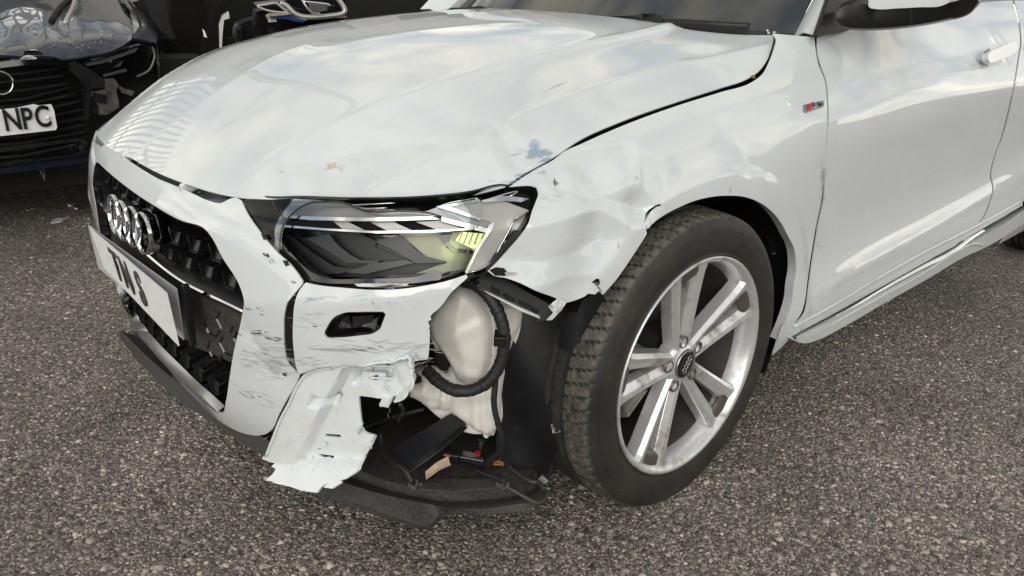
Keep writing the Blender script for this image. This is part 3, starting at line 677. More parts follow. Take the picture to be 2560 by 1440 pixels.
# opening wall and trims
gc = np.concatenate([grille_uv, grille_uv[:1]])
rows = [SIDE.P(gc[:, 0], gc[:, 1], o_) for o_ in (-.001, -.012, -.05)]
loft('grille_surround', rows, 200, GLOSSBL, bumper, .002)
gcen = np.array([0, .42]); inn = lambda k_, o_: SIDE.P(gcen[0]+(gc[:, 0]-gcen[0])*k_, gcen[1]+(gc[:, 1]-gcen[1])*(k_-.0), o_)
low = gc[(gc[:, 1] < .38)]; 
order = np.argsort(low[:, 0]); low = low[order]; low = low[np.r_[True, np.diff(low[:, 0]) > .002]]
def strip_row(l, dz, off): return SIDE.P(l[:, 0], l[:, 1]+dz, off)
ca_ = uv(SIDE, [(262, 655), (274, 708), (300, 757), (345, 826), (385, 876), (433, 928), (511, 1001), (546, 1029)], step=8); cb2 = uv(SIDE, [(272, 650), (288, 700), (315, 747), (360, 814), (400, 862), (447, 913), (522, 983), (552, 1020)], step=8)
ca_, cb2 = resample(ca_, 90), resample(cb2, 90); cst = lambda t, o_: SIDE.P(ca_[:, 0]*(1-t)+cb2[:, 0]*t, ca_[:, 1]*(1-t)+cb2[:, 1]*t, o_)
loft('chrome_sill', [cst(-.1, .000), cst(.02, .004), cst(.2, .005), cst(.34, .002), cst(.5, -.012)], 90, SATIN, bumper, .002)
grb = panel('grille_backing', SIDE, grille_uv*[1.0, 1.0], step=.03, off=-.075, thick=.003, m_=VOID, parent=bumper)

# mid bar under the rings
mb = [(338, 553+60), (375, 665-12), (450, 715), (520, 755), (600, 795)]
mbu = uv(SIDE, [(238, 512), (268, 553), (297, 588), (340, 630), (367, 655), (400, 683), (450, 718), (520, 752), (604, 792)], step=10)
sg = np.linspace(mbu[:, 0].min(), mbu[:, 0].max(), 90); zb_ = np.interp(sg, *(lambda k_: (mbu[k_, 0], gsm(mbu[k_, 1], 3)))(np.argsort(mbu[:, 0])))
row = lambda dz, off: SIDE.P(sg, zb_+dz, off)
midbar = loft('grille_bar', [row(.030, -.06), row(.026, -.045), row(.004, -.013), row(-.002, -.013), row(-.006, -.02)], 90, BLACKPL, bumper, .003, sharp=30)
loft('bar_trim', [row(.006, -.0115), row(.0035, -.0095), row(.001, -.0115)], 90, CHROME, midbar, .001)
# plate zone: solid lower panel with embossed hexagons
pz = []
lo_u = uv(SIDE, [(380, 800), (420, 862), (480, 905), (560, 965), (580, 915)], step=10)
pzu = np.array([(s, z_) for s, z_ in zip(sg, zb_-.006)]+[(.44, .44), (.425, .365), (.40, .345), (.2, .325), (0, .325), (-.2, .345), (-.32, .365), (-.36, .40)])
pzo = panel('plate_zone', SIDE, dedupe(pzu), step=.012, off=-.022, thick=.003, m_=DUSTYBL, parent=bumper)
HEXM = []
def hex_frame(s, z, r=.03, off=-.0215, open_=5):
    V = []; F = []; n = 6
    for k_ in range(open_+1):
        a = PI/2+2*PI*k_/6+PI/6
        for rr, oo in ((r, off), (r*.90, off+.0028), (r*.8, off)):
            V.append(SIDE.P(np.array([s+rr*math.cos(a)*1.1]), np.array([z+rr*math.sin(a)*.8]), oo)[0])
    for k_ in range(open_):
        for j in range(2): F.append((3*k_+j, 3*k_+3+j, 3*k_+4+j, 3*k_+1+j))
    return V, F
for i in range(-9, 10):
    for j in range(4):
        s = i*.049; z = .35+j*.048+(i % 2)*.024
        if abs(s) > .42 or abs(s) < .29 or z > np.interp(s, sg, zb_)-.03: continue
        V, F = hex_frame(s, z, .026, open_=4); mesh('hex_emboss', V, F, GLOSSBL, pzo, False)

# grille cups
def cup_mesh():
    V = []; F = []
    def wall(a, b_, depth0=-.048, depth1=0., th=.003, taper=.80, drop=-.004):
        # a,b in (u,v) at the back, drawn forward with taper
        a = np.array(a); b_ = np.array(b_); d = b_-a; n_ = np.array([-d[1], d[0]])/np.linalg.norm(d)*th
        q = [(a, depth0, 1), (b_, depth0, 1), (b_, depth1, taper), (a, depth1, taper)]; b0 = len(V)
        for sg_ in (0, 1):
            for p, dd, tp in q:
                pp = p*tp+n_*sg_+(np.array([0, drop]) if dd == depth1 else 0); V.append((pp[0], pp[1], dd))
        for f in [(0, 1, 2, 3), (7, 6, 5, 4), (0, 4, 5, 1), (1, 5, 6, 2), (2, 6, 7, 3), (3, 7, 4, 0)]: F.append(tuple(b0+i for i in f))
    A, B, C, D = (-.030, .017), (-.015, -.015), (.015, -.015), (.030, .017)
    wall(A, B); wall(B, C); wall(C, D)
    # closed sloping tongue between the walls
    b0 = len(V); V += [(-.026, .006, -.045), (.026, .006, -.045), (.014, -.016, -.004), (-.014, -.016, -.004)]; F.append((b0, b0+1, b0+2, b0+3))
    b0 = len(V); V += [(-.0185, .004, -.010), (.0185, .004, -.010), (.0118, -.0160, -.001), (-.0118, -.0160, -.001)]; F.append((b0, b0+3, b0+2, b0+1))
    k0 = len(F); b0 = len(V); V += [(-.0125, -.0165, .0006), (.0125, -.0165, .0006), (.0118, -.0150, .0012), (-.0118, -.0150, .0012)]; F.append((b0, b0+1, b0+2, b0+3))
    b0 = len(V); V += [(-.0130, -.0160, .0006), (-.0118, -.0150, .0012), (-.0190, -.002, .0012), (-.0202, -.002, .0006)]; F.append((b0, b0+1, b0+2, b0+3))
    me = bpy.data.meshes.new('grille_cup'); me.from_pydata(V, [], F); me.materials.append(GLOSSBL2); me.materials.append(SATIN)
    for f in me.polygons[k0:]: f.material_index = 1  # silver slivers paint a highlight along each cup's lower edges
    return me
GLOSSBL2 = mat('grille_black', (.006, .006, .0065), .34, coat=.12, croughness=.15, spec=.4)
CUP = cup_mesh()
def frame_at(s, z, off):
    a, b_ = np.array([s]), np.array([z]); p = SIDE.P(a, b_, off)[0]; n_ = SIDE.nrm(a, b_)[0]
    h_ = SIDE.P(a+.004, b_, off)[0]-SIDE.P(a-.004, b_, off)[0]; h_ -= n_*(h_@n_); h_ /= np.linalg.norm(h_); v_ = np.cross(n_, h_)
    m_ = Matrix.Identity(4)
    for i in range(3): m_[i][0] = h_[i]; m_[i][1] = v_[i]; m_[i][2] = n_[i]; m_[i][3] = p[i]
    return m_
gpoly = grille_uv
def place_cups(s0, pitch, z0, rows_, dz, zlo, zhi, sc_=1.):
    for j in range(rows_):
        for i in range(-9, 10):
            s = s0+i*pitch+(j % 2)*pitch/2; z = z0-j*dz
            q = np.array([[s, z], [s+.012, z+.004], [s-.012, z-.004]])
            if not inside(gpoly, q).all(): continue
            zb2 = np.interp(s, sg, zb_)
            if zlo == 'up' and z < zb2+.035: continue
            if zlo == 'dn' and z > np.interp(s, [-.4, .1, .4], [.36, .305, .300]): continue
            if zlo == 'up' and abs(s-.02) < .125 and .49 < z < .60: continue
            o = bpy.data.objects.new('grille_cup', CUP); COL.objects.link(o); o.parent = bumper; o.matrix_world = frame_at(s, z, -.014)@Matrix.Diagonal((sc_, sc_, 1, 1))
place_cups(.034, .070, .602, 4, .043, 'up', 0, 1.02)
place_cups(0., .070, .345, 4, .038, 'dn', 0, 1.0)
LV, LF = [], []
for i in range(-13, 14):
    for j in range(18):
        s = i*.035; z = .24+j*.022; 
        if (i+j) % 2: continue
        for ds_, dz_ in ((.035, .022), (.035, -.022)):
            a = np.array([[s, z], [s+ds_, z+dz_]])
            if not inside(gpoly, a).all() or abs(z-np.interp(s, sg, zb_)) < .02 or np.interp(s, [-.4, .1, .4], [.36, .31, .305]) < z < np.interp(s, sg, zb_): continue
            t = np.array([-dz_, ds_])/.041*.0022; q = np.array([a[0]+t, a[1]+t, a[1]-t, a[0]-t]); P0 = SIDE.P(q[:, 0], q[:, 1], -.048); P1 = SIDE.P(q[:, 0], q[:, 1], -.062); b0 = len(LV); LV += list(P0)+list(P1)
            LF += [(b0, b0+3, b0+2, b0+1), (b0, b0+1, b0+5, b0+4), (b0+2, b0+3, b0+7, b0+6)]
mesh('grille_lattice', LV, LF, GLOSSBL2, bumper, False)['kind'] = 'stuff'
# emblem: four interlocking rings
RZ = .541; RS = .022
ring_prof = [(0., .0425), (.004, .0423), (.008, .0408), (.008, .0382), (.003, .0362), (0, .0360), (-.012, .0362), (-.012, .0427)]
emb = slab('emblem_carrier', SIDE, [(0, 0)]*0 or [(345, 505), (398, 545), (402, 610), (392, 650), (345, 612), (330, 560)], -.02, .01, GLOSSBL, bumper, step=.01) if False else None
cu_ = np.array([(-.135, RZ), (-.115, RZ+.036), (.115, RZ+.036), (.135, RZ), (.115, RZ-.036), (-.115, RZ-.036)])
emb = panel('emblem_carrier', SIDE, path([(*p, 1) for p in cu_.tolist()], .01, True), step=.012, off=-.022, thick=.006, m_=GLOSSBL2, parent=bumper, sharp=30)
for k_, s in enumerate((-.0825, -.0275, .0275, .0825)):
    fr = frame_at(s+RS, RZ, -.004+.0012*(k_ % 2)); n_ = np.array(fr.col[2][:3]); c = np.array(fr.col[3][:3])
    lathe('emblem_ring', ring_prof, c, n_, 64, CHROME, emb, closed=True, sharp=30)

# number plate, its holder, and remnants of raised characters
holder_c = [un(441, 724, 'x', .790), un(460, 850, 'x', .778), un(300, 700, 'x', .800), un(250, 590, 'x', .800)]
Hc = np.array([un(440, 722, 'x', .782), un(459, 850, 'x', .776)]); hw = np.array([-.0, -.50, .0])
hq = [Hc[0], Hc[1], Hc[1]+hw+np.array([.004, 0, 0]), Hc[0]+hw+np.array([.008, 0, 0])]
PLATEW = mat('plate_white', (.76, .77, .77), .45, noise=(60., (.62, .62, .63), .45, .8, 5), coat=.3, croughness=.3)
plate = slab3('number_plate', [un(228, 570, 'x', .792), un(418, 731, 'x', .806), un(449, 864, 'x', .800), un(262, 668, 'x', .800)], .0022, PLATEW, car, .003)
holder = slab3('plate_holder', hq[::-1], .002, mat('holder_grey', (.50, .51, .53), .4, coat=.3), bumper, .003)
NOOP = 0
box('plate_clip', (Hc[0]+Hc[1])/2+np.array([-.012, .012, 0]), (.012, .012, .12), BLACKPL, bumper, bev=.002)
ptl, ptr, pbr, pbl = [np.array(v.co) for v in plate.data.vertices]
pn = np.cross(ptr-ptl, pbl-ptl); pn /= np.linalg.norm(pn); pn = pn if pn[0] > 0 else -pn
def plate_map(c, wdt, hgt, off=.0015):
    def M(x, y, z):
        a, b_ = c[0]+x/wdt, c[1]-y/hgt; p = (ptl*(1-a)+ptr*a)*(1-b_)+(pbl*(1-a)+pbr*a)*b_; return p+pn*(off+z)
    return M
for ch, a, wd_ in (('T', .30, 1), ('N', .44, .9), ('S', .63, 1)):
    o = text_obj('raised_character', ch, .098, .0018, plate_map((a, .52), .52, .111), GLOSSBL, plate, (.95*wd_, 1.12))
def smudge(name, px, m_, parent, off=.0005): return None
rs_ = [(.42, .03), (.50, .0), (.66, .02), (.72, .16), (.66, .30), (.62, .34), (.55, .24), (.47, .17)]
SMR, nt, b = nodes('red_smear'); b.inputs['Roughness'].default_value = .5; b.inputs['Base Color'].default_value = (.45, .09, .08, 1)
tn = nt.nodes.new('ShaderNodeTexNoise'); tn.inputs['Scale'].default_value = 40; mr_ = nt.nodes.new('ShaderNodeMapRange'); mr_.inputs['From Min'].default_value = .35; mr_.inputs['From Max'].default_value = .7; mr_.inputs['To Max'].default_value = .8
tcc = nt.nodes.new('ShaderNodeTexCoord'); nt.links.new(tcc.outputs['Object'], tn.inputs['Vector']); nt.links.new(tn.outputs[0], mr_.inputs[0]); nt.links.new(mr_.outputs[0], b.inputs['Alpha'])
mp_ = plate_map((0, 0), 1, 1, .0004); V = [mp_(a, -b_, 0) for a, b_ in rs_]; mesh('red_smear', V, [tuple(range(len(V)))], SMR, plate, False)
# dark lining behind everything at the nose (crash bar, radiator pack)
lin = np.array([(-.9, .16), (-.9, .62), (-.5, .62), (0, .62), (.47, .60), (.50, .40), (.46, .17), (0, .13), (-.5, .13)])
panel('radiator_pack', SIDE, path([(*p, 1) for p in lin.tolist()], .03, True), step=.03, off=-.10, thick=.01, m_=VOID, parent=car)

# ================================================================== WHEEL
WC = np.array([0, 0, .305]); YM = .7475
tyre_prof = []     # (y rel mid, r, kind) kind 0 sidewall 1 tread
for y_, r_, k_ in [(.088, .2215, 0), (.093, .2225, 0), (.0975, .2255, 0), (.100, .229, 0), (.1025, .2325, 0), (.1015, .235, 0), (.104, .240, 0), (.1065, .248, 0), (.1078, .257, 0), (.1078, .266, 0), (.1070, .274, 0), (.1062, .2745, 0), (.1055, .281, 0), (.1040, .2815, 0), (.1025, .288, 0), (.0995, .2945, 0), (.0965, .2995, 1), (.0925, .3035, 1), (.0875, .3070, 1)]: tyre_prof.append((y_, r_, k_))
for y_ in np.linspace(.082, 0, 22): tyre_prof.append((y_, .3125-.0042*(y_/.082)**2, 1))
tyre_prof = tyre_prof+[(-a, b_, c) for a, b_, c in tyre_prof[::-1][1:]]
def make_tyre(parent, cy, flip=1):
    NA = 74*7; V = []; F = []; at = []
    K = len(tyre_prof)
    for i in range(NA):
        for (y_, r_, k_) in tyre_prof:
            sh = 0.; ay = abs(y_)
            t = i/7.+.35*math.sin(ay*40)*(1 if y_ > 0 else -1)+(.5 if y_ < 0 else 0)
            fr = t % 1.; a = 0.
            if k_:
                a = 1.
                g = .85 if (fr < .14 and ay > .040) else (1. if (fr < .10 and .012 < ay <= .026) else 0.)
                for yc in (.034, .010): 
                    if abs(ay-yc) < .0052: g = max(g, 1.2)
                if g: sh = -.0062*g*(1 if ay < .09 else .6); a = .0
            th = 2*PI*i/NA; rr = r_+sh
            x = rr*math.cos(th); z = rr*math.sin(th)+WC[2]; yy = y_
            if z < .0015:
                yy = y_*(1+.04); z = .0015
            elif z < .05 and ay > .09: yy = y_+math.copysign(.004*(1-z/.05), y_)
            V.append((x, cy+yy*flip, z)); at.append(a if .044 < ay < .0955 else 0.)
    for i in range(NA):
        for j in range(K-1):
            q = (i*K+j, i*K+j+1, ((i+1) % NA)*K+j+1, ((i+1) % NA)*K+j); F.append(q if flip < 0 else q[::-1])
    me = bpy.data.meshes.new('tyre'); me.from_pydata(V, [], F); me.update()
    ca = me.attributes.new('tread', 'FLOAT', 'POINT'); ca.data.foreach_set('value', at)
    return link('tyre', me, RUBBER, parent, True, 40)
def blade(parent, a0, side, cyf):
    """one arm of a twin spoke: a0 group angle, side +-1"""
    V = []; F = []; rs = [.030, .045, .06, .09, .12, .15, .18, .198, .211, .2175]
    for r_ in rs:
        t = (r_-.03)/.184; off = side*(.0100+.0255*t**1.0); wd = .0125+.0055*t+(.012*max(0, (t-.86)/.14)**2)
        yt = .8265+.018*t**1.3
        sec = [(-side*wd*1.05, -.034), (-side*wd*1.0, -.0120), (-side*wd*.10, -.0030), (side*wd*.50, .000), (side*wd*1.0, -.0085), (side*wd*1.15, -.034)]
        for l_, dy in sec:
            lat = off+l_; x, z = r_*math.cos(a0)-lat*math.sin(a0), r_*math.sin(a0)+lat*math.cos(a0)
            V.append((x, cyf+yt+dy, WC[2]+z))
    K = 6
    for i in range(len(rs)-1):
        for j in range(K-1):
            q = (i*K+j, i*K+j+1, (i+1)*K+j+1, (i+1)*K+j); F.append(q if side > 0 else q[::-1])
        q = (i*K+K-1, i*K, (i+1)*K, (i+1)*K+K-1); F.append(q if side > 0 else q[::-1])
    F.append(tuple(range(K))); F.append(tuple((len(rs)-1)*K+j for j in range(K))[::-1])
    o = mesh('spoke', V, F, ALLOY, parent, False); me = o.data
    bm = bmesh.new(); bm.from_mesh(me); bmesh.ops.recalc_face_normals(bm, faces=bm.faces); bm.to_mesh(me); bm.free()
    return bevel(o, .0016)
def make_wheel():
    barrel = lathe('wheel', [(.842, .2245), (.848, .2295), (.8525, .2285), (.8525, .2255), (.8490, .2205), (.8440, .2165), (.836, .2130), (.826, .2090), (.808, .206)], (0, 0, .305), (0, 1, 0), 140, ALLOY, car)
    lathe('rim_barrel', [(.809, .2055), (.70, .200), (.64, .204), (.64, .225)], (0, 0, .305), (0, 1, 0), 100, ALLOY_SHADE, barrel)
    make_tyre(barrel, YM)
    base = math.radians(81)
    for k_ in range(5):
        a = base+k_*2*PI/5
        for sd_ in (-1, 1): blade(barrel, a, sd_, 0)
        # web closing the outer end of the pair
        V = []; rr = [.190, .195, .200, .208, .216]
        for r_ in rr:
            t = (r_-.03)/.184; hw_ = .012+.020*t
            for l_ in (-1, 0, 1):
                V.append((r_*math.cos(a)-l_*hw_*math.sin(a), .8265+.018*t**1.3-.012+(.004 if l_ == 0 else .002)-.006*max(0, (.196-r_)/.007), .305+r_*math.sin(a)+l_*hw_*math.cos(a)))
        F = [(i*3+j, i*3+j+1, i*3+j+4, i*3+j+3) for i in range(4) for j in range(2)]
        solid(mesh('spoke_web', V, F, ALLOY_SHADE, barrel, True), .008, 0)
        bx, bz = .0495*math.cos(a), .0495*math.sin(a)
        lathe('bolt_pocket', [(.818, .0135), (.8275, .0128), (.8285, .0110), (.812, .0104), (.805, .0100), (.804, .0)], (bx, 0, .305+bz), (0, 1, 0), 24, ALLOY_SHADE, barrel)
        lathe('wheel_bolt', [(.800, .0085), (.814, .0080), (.816, .0066), (.816, .0045), (.808, .0042), (.808, 0)], (bx, 0, .305+bz), (0, 1, 0), 6, STEEL, barrel, sharp=30)
    lathe('hub', [(.79, .050), (.812, .050), (.821, .047), (.826, .040), (.8275, .0325), (.829, .0315), (.826, .0300)], (0, 0, .305), (0, 1, 0), 60, ALLOY, barrel)
    cap = lathe('centre_cap', [(.823, .0305), (.8305, .0300), (.8325, .0285), (.8335, .020), (.834, 0)], (0, 0, .305), (0, 1, 0), 48, GLOSSBL, barrel)
    lathe('cap_rim', [(.8300, .0305), (.8325, .0300), (.8328, .0290), (.8315, .0285)], (0, 0, .305), (0, 1, 0), 48, SATIN, barrel)
    for k_ in range(4):
        t = (k_-1.5)*.0088; a = math.radians(-58); cx, cz = t*math.cos(a), t*math.sin(a)
        lathe('cap_ring', [(.8338, .0066), (.8346, .0064), (.8346, .0055), (.8338, .0053)], (cx, 0, .305+cz), (0, 1, 0), 28, CHROME, barrel, closed=True)
    lathe('brake_disc', [(.745, .06), (.745, .138), (.742, .139), (.722, .139), (.722, .06)], (0, 0, .305), (0, 1, 0), 72, DISC, barrel)
    lathe('disc_hat', [(.775, .0), (.775, .056), (.745, .066)], (0, 0, .305), (0, 1, 0), 48, VOID, barrel)  # hat in near-black to paint the shade behind the spokes
    # caliper
    V = []; F = []
    for i in range(9):
        th = math.radians(-38+i*8.5)
        for r_, y_ in ((.088, .79), (.088, .70), (.155, .70), (.158, .775), (.15, .79)):
            V.append((r_*math.cos(th), y_, .305+r_*math.sin(th)))
    for i in range(8):
        for j in range(5): F.append((i*5+j, i*5+(j+1) % 5, (i+1)*5+(j+1) % 5, (i+1)*5+j))
    F += [(0, 1, 2, 3, 4), (44, 43, 42, 41, 40)]
    bevel(mesh('brake_caliper', V, F, mat('caliper_grey', (.20, .19, .18), .5, metal=.3, noise=(20, (.08, .06, .05), .45, .7, 5)), barrel, False), .004)
    # raised size marking on the sidewall, set round the bead
    def sw(x, y, z):
        th = math.radians(38)+x/.285; r_ = .2655+y
        return (-r_*math.cos(th)*-1*(-1), YM+.1079+z, .305+r_*math.sin(th))
    for txt, a0 in (('215/45 R17', 52), ('91W', 22), ('TUBELESS', -70), ('OUTSIDE', 150)):
        def M(x, y, z, a0=a0):
            th = math.radians(180-a0)-x/.262; r_ = .262+y; return (r_*math.cos(th)*1, YM+.1070+z, .305+r_*math.sin(th))
        if txt in ('215/45 R17',): text_obj('sidewall_marking', txt, .017, .0007, M, RUBLET, barrel)
    return barrel
wheel = make_wheel()
def copy_tree(o, parent, dx):
    c = o.copy(); COL.objects.link(c); c.parent = parent; c.location = (o.location[0]+dx if parent is car else o.location[0], o.location[1], o.location[2])
    for ch in o.children: copy_tree(ch, c, dx)
    return c
wheel_rear = copy_tree(wheel, car, -2.72)

# wheel house: dark inner shell round the front and rear wheels
def wheelhouse(cx, r=.375, y0=.52, y1=.80, a0=-25, a1=205, name='wheel_arch_liner'):
    V = []; F = []; n_ = 40
    for i in range(n_+1):
        th = math.radians(a0+(a1-a0)*i/n_)
        for yy, rr in ((y1, r), (y1-.05, r-.004+.003*math.sin(i*1.7)), (y0+.05, r), (y0, r-.03), (y0, .02)): V.append((cx+rr*math.cos(th)*1.02, yy, .305+rr*math.sin(th)))
    for i in range(n_):
        for j in range(4): F.append((i*5+j, i*5+j+1, (i+1)*5+j+1, (i+1)*5+j))
    return mesh(name, V, F, LINER, car, True)
wheelhouse(ARC[0]+.005, .378, a0=28); wheelhouse(-2.74)
# liner flap behind the tyre, at the foot of the wing
loft('rear_liner_edge', [pxrow([(1972, 590), (1978, 650), (1974, 720), (1968, 770), (1958, 810), (1940, 860), (1932, 886)], 'y', .815), pxrow([(1962, 600), (1955, 660), (1962, 700), (1952, 770), (1935, 830), (1915, 880), (1905, 905)], 'y', .73)], 30, LINER, car, .003)
# closed floor and firewall so that nothing shows through the body
box('floor_pan', (-1.35, 0, .24), (1.8, 1.60, .03), VOID, car); box('engine_bay', (.06, 0, .50), (.62, 1.02, .46), VOID, car); box('bulkhead', (-.42, 0, .5), (.05, 1.44, .5), VOID, car)
box('inner_wing', (-.06, .58, .64), (.5, .14, .14), VOID, car)

# ================================================================== HEADLIGHT
hl = lambda x, y: (580+x*.3281, 440+y*.3281)
HP = lambda *a: [hl(*p[:2])+((1,) if len(p) > 2 else ()) for p in a]
outer_l = [(603, 498), (700, 486), (880, 488), (1050, 484), (1180, 470), (1262, 452), (1300, 460), (1340, 466), (1352, 490), (1336, 530), (1322, 562), (1300, 590), (1262, 640), (1225, 682), (1180, 700), (1120, 712), (1000, 722), (880, 722), (790, 715), (752, 702), (700, 650), (650, 585), (620, 535)]
head = panel('headlight', SIDE, uv(SIDE, outer_l, off=-.075, closed=True), step=.02, off=-.075, thick=.006, m_=GLOSSBL, parent=car)
# housing rim
c_ = uv(SIDE, outer_l, closed=True, step=9); c_ = np.concatenate([c_, c_[:1]])
loft('housing_rim', [SIDE.P(c_[:, 0], c_[:, 1], o_) for o_ in (-.010, -.03, -.078)], 160, GLOSSBL, head, .003)
FIN = mat('lamp_fin_grey', (.020, .0215, .025), .42, coat=.15, croughness=.3, bump=(400, .12, .0004))
FIND = mat('lamp_fin_dark', (.006, .0065, .008), .45)
REFL = mat('lamp_reflector', (.15, .158, .11), .36, metal=.5, bump=(500, .25, .0006), coat=.3)
LED, nt, b = nodes('led_glow'); b.inputs['Base Color'].default_value = (.5, .55, .3, 1); b.inputs['Emission Color'].default_value = (.85, 1., .45, 1); b.inputs['Emission Strength'].default_value = 1.1
ncx = nt.nodes.new('ShaderNodeTexVoronoi'); ncx.inputs['Scale'].default_value = 260; rr_ = nt.nodes.new('ShaderNodeMapRange'); rr_.inputs['From Max'].default_value = .55; rr_.inputs['To Min'].default_value = .18; rr_.inputs['To Max'].default_value = .62
tcc = nt.nodes.new('ShaderNodeTexCoord'); nt.links.new(tcc.outputs['Object'], ncx.inputs['Vector']); nt.links.new(ncx.outputs['Distance'], rr_.inputs[0]); nt.links.new(rr_.outputs[0], b.inputs['Emission Strength'])
DRL = mat('light_guide', (.36, .352, .338), .22, coat=.8, croughness=.05, bump=(30, .1, .002))
DRLG = mat('light_guide_grey', (.20, .205, .21), .3, metal=.5, coat=.8, noise=(12, (.12, .12, .12), .4, .7, 3))
S_ = lambda name, pts, off, th, m_, parent=head, step=.008, bev=.0, curve=False, fn=None: slab(name, SIDE, HP(*pts), off, th, m_, parent, step, bev, curve=curve, fn=fn)
# dark fins
S_('lamp_fin', [(560, 470), (700, 440), (960, 430), (1120, 500), (1400, 650), (1640, 650), (1400, 745), (1100, 770), (760, 770), (620, 720), (480, 600), (400, 450)], -.060, .004, FIND, step=.012)
S_('lamp_fin', [(400, 440), (470, 470), (620, 590), (780, 690), (860, 700), (1000, 700), (820, 745), (700, 748), (600, 690), (480, 590), (395, 500)], -.044, .012, FIND, bev=.002)
S_('lamp_fin', [(570, 480), (740, 440), (800, 520), (900, 600), (980, 640), (1130, 645), (1090, 668), (870, 662), (780, 600), (680, 540)], -.046, .012, FIN, bev=.002)
S_('lamp_fin', [(870, 735), (1060, 665), (1330, 640), (1390, 662), (1200, 705), (1010, 748)], -.040, .012, FIN, bev=.002)
S_('lamp_fin', [(1090, 500), (1280, 450), (1330, 490), (1400, 560), (1480, 620), (1635, 650), (1600, 662), (1400, 664), (1240, 570)], -.046, .010, FIN, bev=.002)
S_('lamp_fin', [(830, 430), (960, 432), (1100, 500), (1090, 540), (1340, 650), (1250, 650), (1000, 560)], -.056, .008, FIND)
# lit reflector bowl and led module
S_('reflector', [(1270, 440), (1480, 425), (1600, 428), (1590, 480), (1640, 550), (1760, 585), (1870, 590), (1820, 700), (1600, 735), (1400, 742), (1640, 660), (1480, 610), (1330, 490)], -.058, .006, REFL, fn=lambda u, v, P: 0*u)
S_('led_module', [(1600, 430), (1680, 425), (1660, 500), (1690, 545), (1860, 570), (1840, 590), (1680, 575), (1620, 520), (1585, 470)], -.050, .014, GLOSSBL, bev=.001)
S_('led_reflector', [(1680, 430), (1760, 420), (1690, 490), (1860, 565), (1700, 550), (1650, 510)], -.046, .004, REFL)
S_('led_chip', [(1750, 425), (1930, 440), (1850, 575), (1700, 490)], -.050, .004, LED, step=.004)
for k_ in range(4):
    a = 1755+k_*42; S_('led_divider', [(a, 428), (a+6, 428), (a-30, 520), (a-38, 520)], -.047, .002, REFL, step=.004)
hq_ = P3(SIDE, *hl(1700, 560), -.022)
ll = bpy.data.lights.new('led_lamp', 'POINT'); ll.energy = .035; ll.color = (.86, 1., .42); ll.shadow_soft_size = .018; lo = bpy.data.objects.new('led_lamp', ll); COL.objects.link(lo); lo.location = hq_; lo.parent = head
# light guides
up = [(245, 288), (255, 240), (300, 208), (600, 190), (860, 200), (1000, 240), (1300, 262), (1480, 268), (1570, 235), (1800, 185), (1885, 180), (1900, 330), (1990, 350), (1975, 390), (1900, 385), (1600, 312), (1300, 318), (1000, 322), (600, 312), (400, 300)]
S_('upper_light_guide', up, -.022, .012, DRLG, bev=.002)
S_('side_light_guide', [(1890, 190), (2000, 175), (2110, 205), (2265, 262), (2150, 325), (2080, 480), (1925, 700), (1800, 742), (1890, 560), (1985, 380), (1975, 350), (1900, 330), (1570, 240), (1600, 232)], -.018, .014, DRL, bev=.003)
S_('side_light_guide', [(2268, 262), (2300, 230), (2320, 240), (2260, 400), (2150, 500), (1940, 705), (2090, 490), (2160, 335)], -.030, .010, DRL, bev=.002)
cr = lambda pts, r, m_=CHROME, off=-.014, nm='chrome_strip': (lambda u_: tube(nm, SIDE.P(u_[:, 0], u_[:, 1], off), r, m_, head, len(u_), 8, interp=False))(uv(SIDE, HP(*pts), off=off, step=10))
S_('chrome_strip', [(245, 288), (600, 308), (1000, 318), (1300, 314), (1600, 306), (1620, 326), (1300, 340), (1000, 344), (600, 336), (245, 300)], -.012, .006, CHROME, bev=.001)
S_('chrome_strip', [(255, 300), (380, 372), (700, 398), (1100, 420), (1500, 412), (1800, 400), (1830, 408), (1500, 432), (1100, 436), (700, 414), (380, 388)], -.013, .006, CHROME, bev=.001)
S_('chrome_strip', [(1590, 312), (1960, 400), (1940, 432), (1600, 345)], -.012, .006, CHROME, bev=.001)
S_('chrome_strip', [(1960, 372), (2000, 352), (1990, 395), (1880, 560), (1790, 745), (1780, 735), (1860, 560), (1940, 420)], -.012, .006, CHROME, bev=.001)
S_('chrome_strip', [(1560, 232), (1660, 215), (1880, 175), (1890, 190), (1660, 232), (1900, 325), (1890, 338)], -.012, .004, CHROME)
S_('chrome_strip', [(1900, 185), (2060, 150), (2110, 152), (2265, 172), (2200, 200), (2100, 185), (1920, 200)], -.010, .005, CHROME, bev=.001)
cr([(2150, 330), (2270, 264)], .0012); cr([(1815, 735), (1925, 695), (2075, 480), (2155, 330)], .0012); cr([(2110, 160), (2168, 126), (1900, 195)], .0014)
cr([(900, 222), (1050, 215), (1240, 205)], .0012); cr([(1000, 250), (1180, 243)], .0012)
# dark and pale slanted stripes between the guides
S_('indicator_back', [(380, 340), (1600, 330), (1800, 400), (1100, 420), (400, 375)], -.040, .004, VOID)
for q in ([(770, 345), (880, 348), (1010, 412), (850, 410)], [(1050, 350), (1230, 350), (1370, 412), (1180, 416)], [(1400, 350), (1590, 338), (1760, 402), (1570, 410)]): S_('indicator_stripe', q, -.026, .008, DRL)
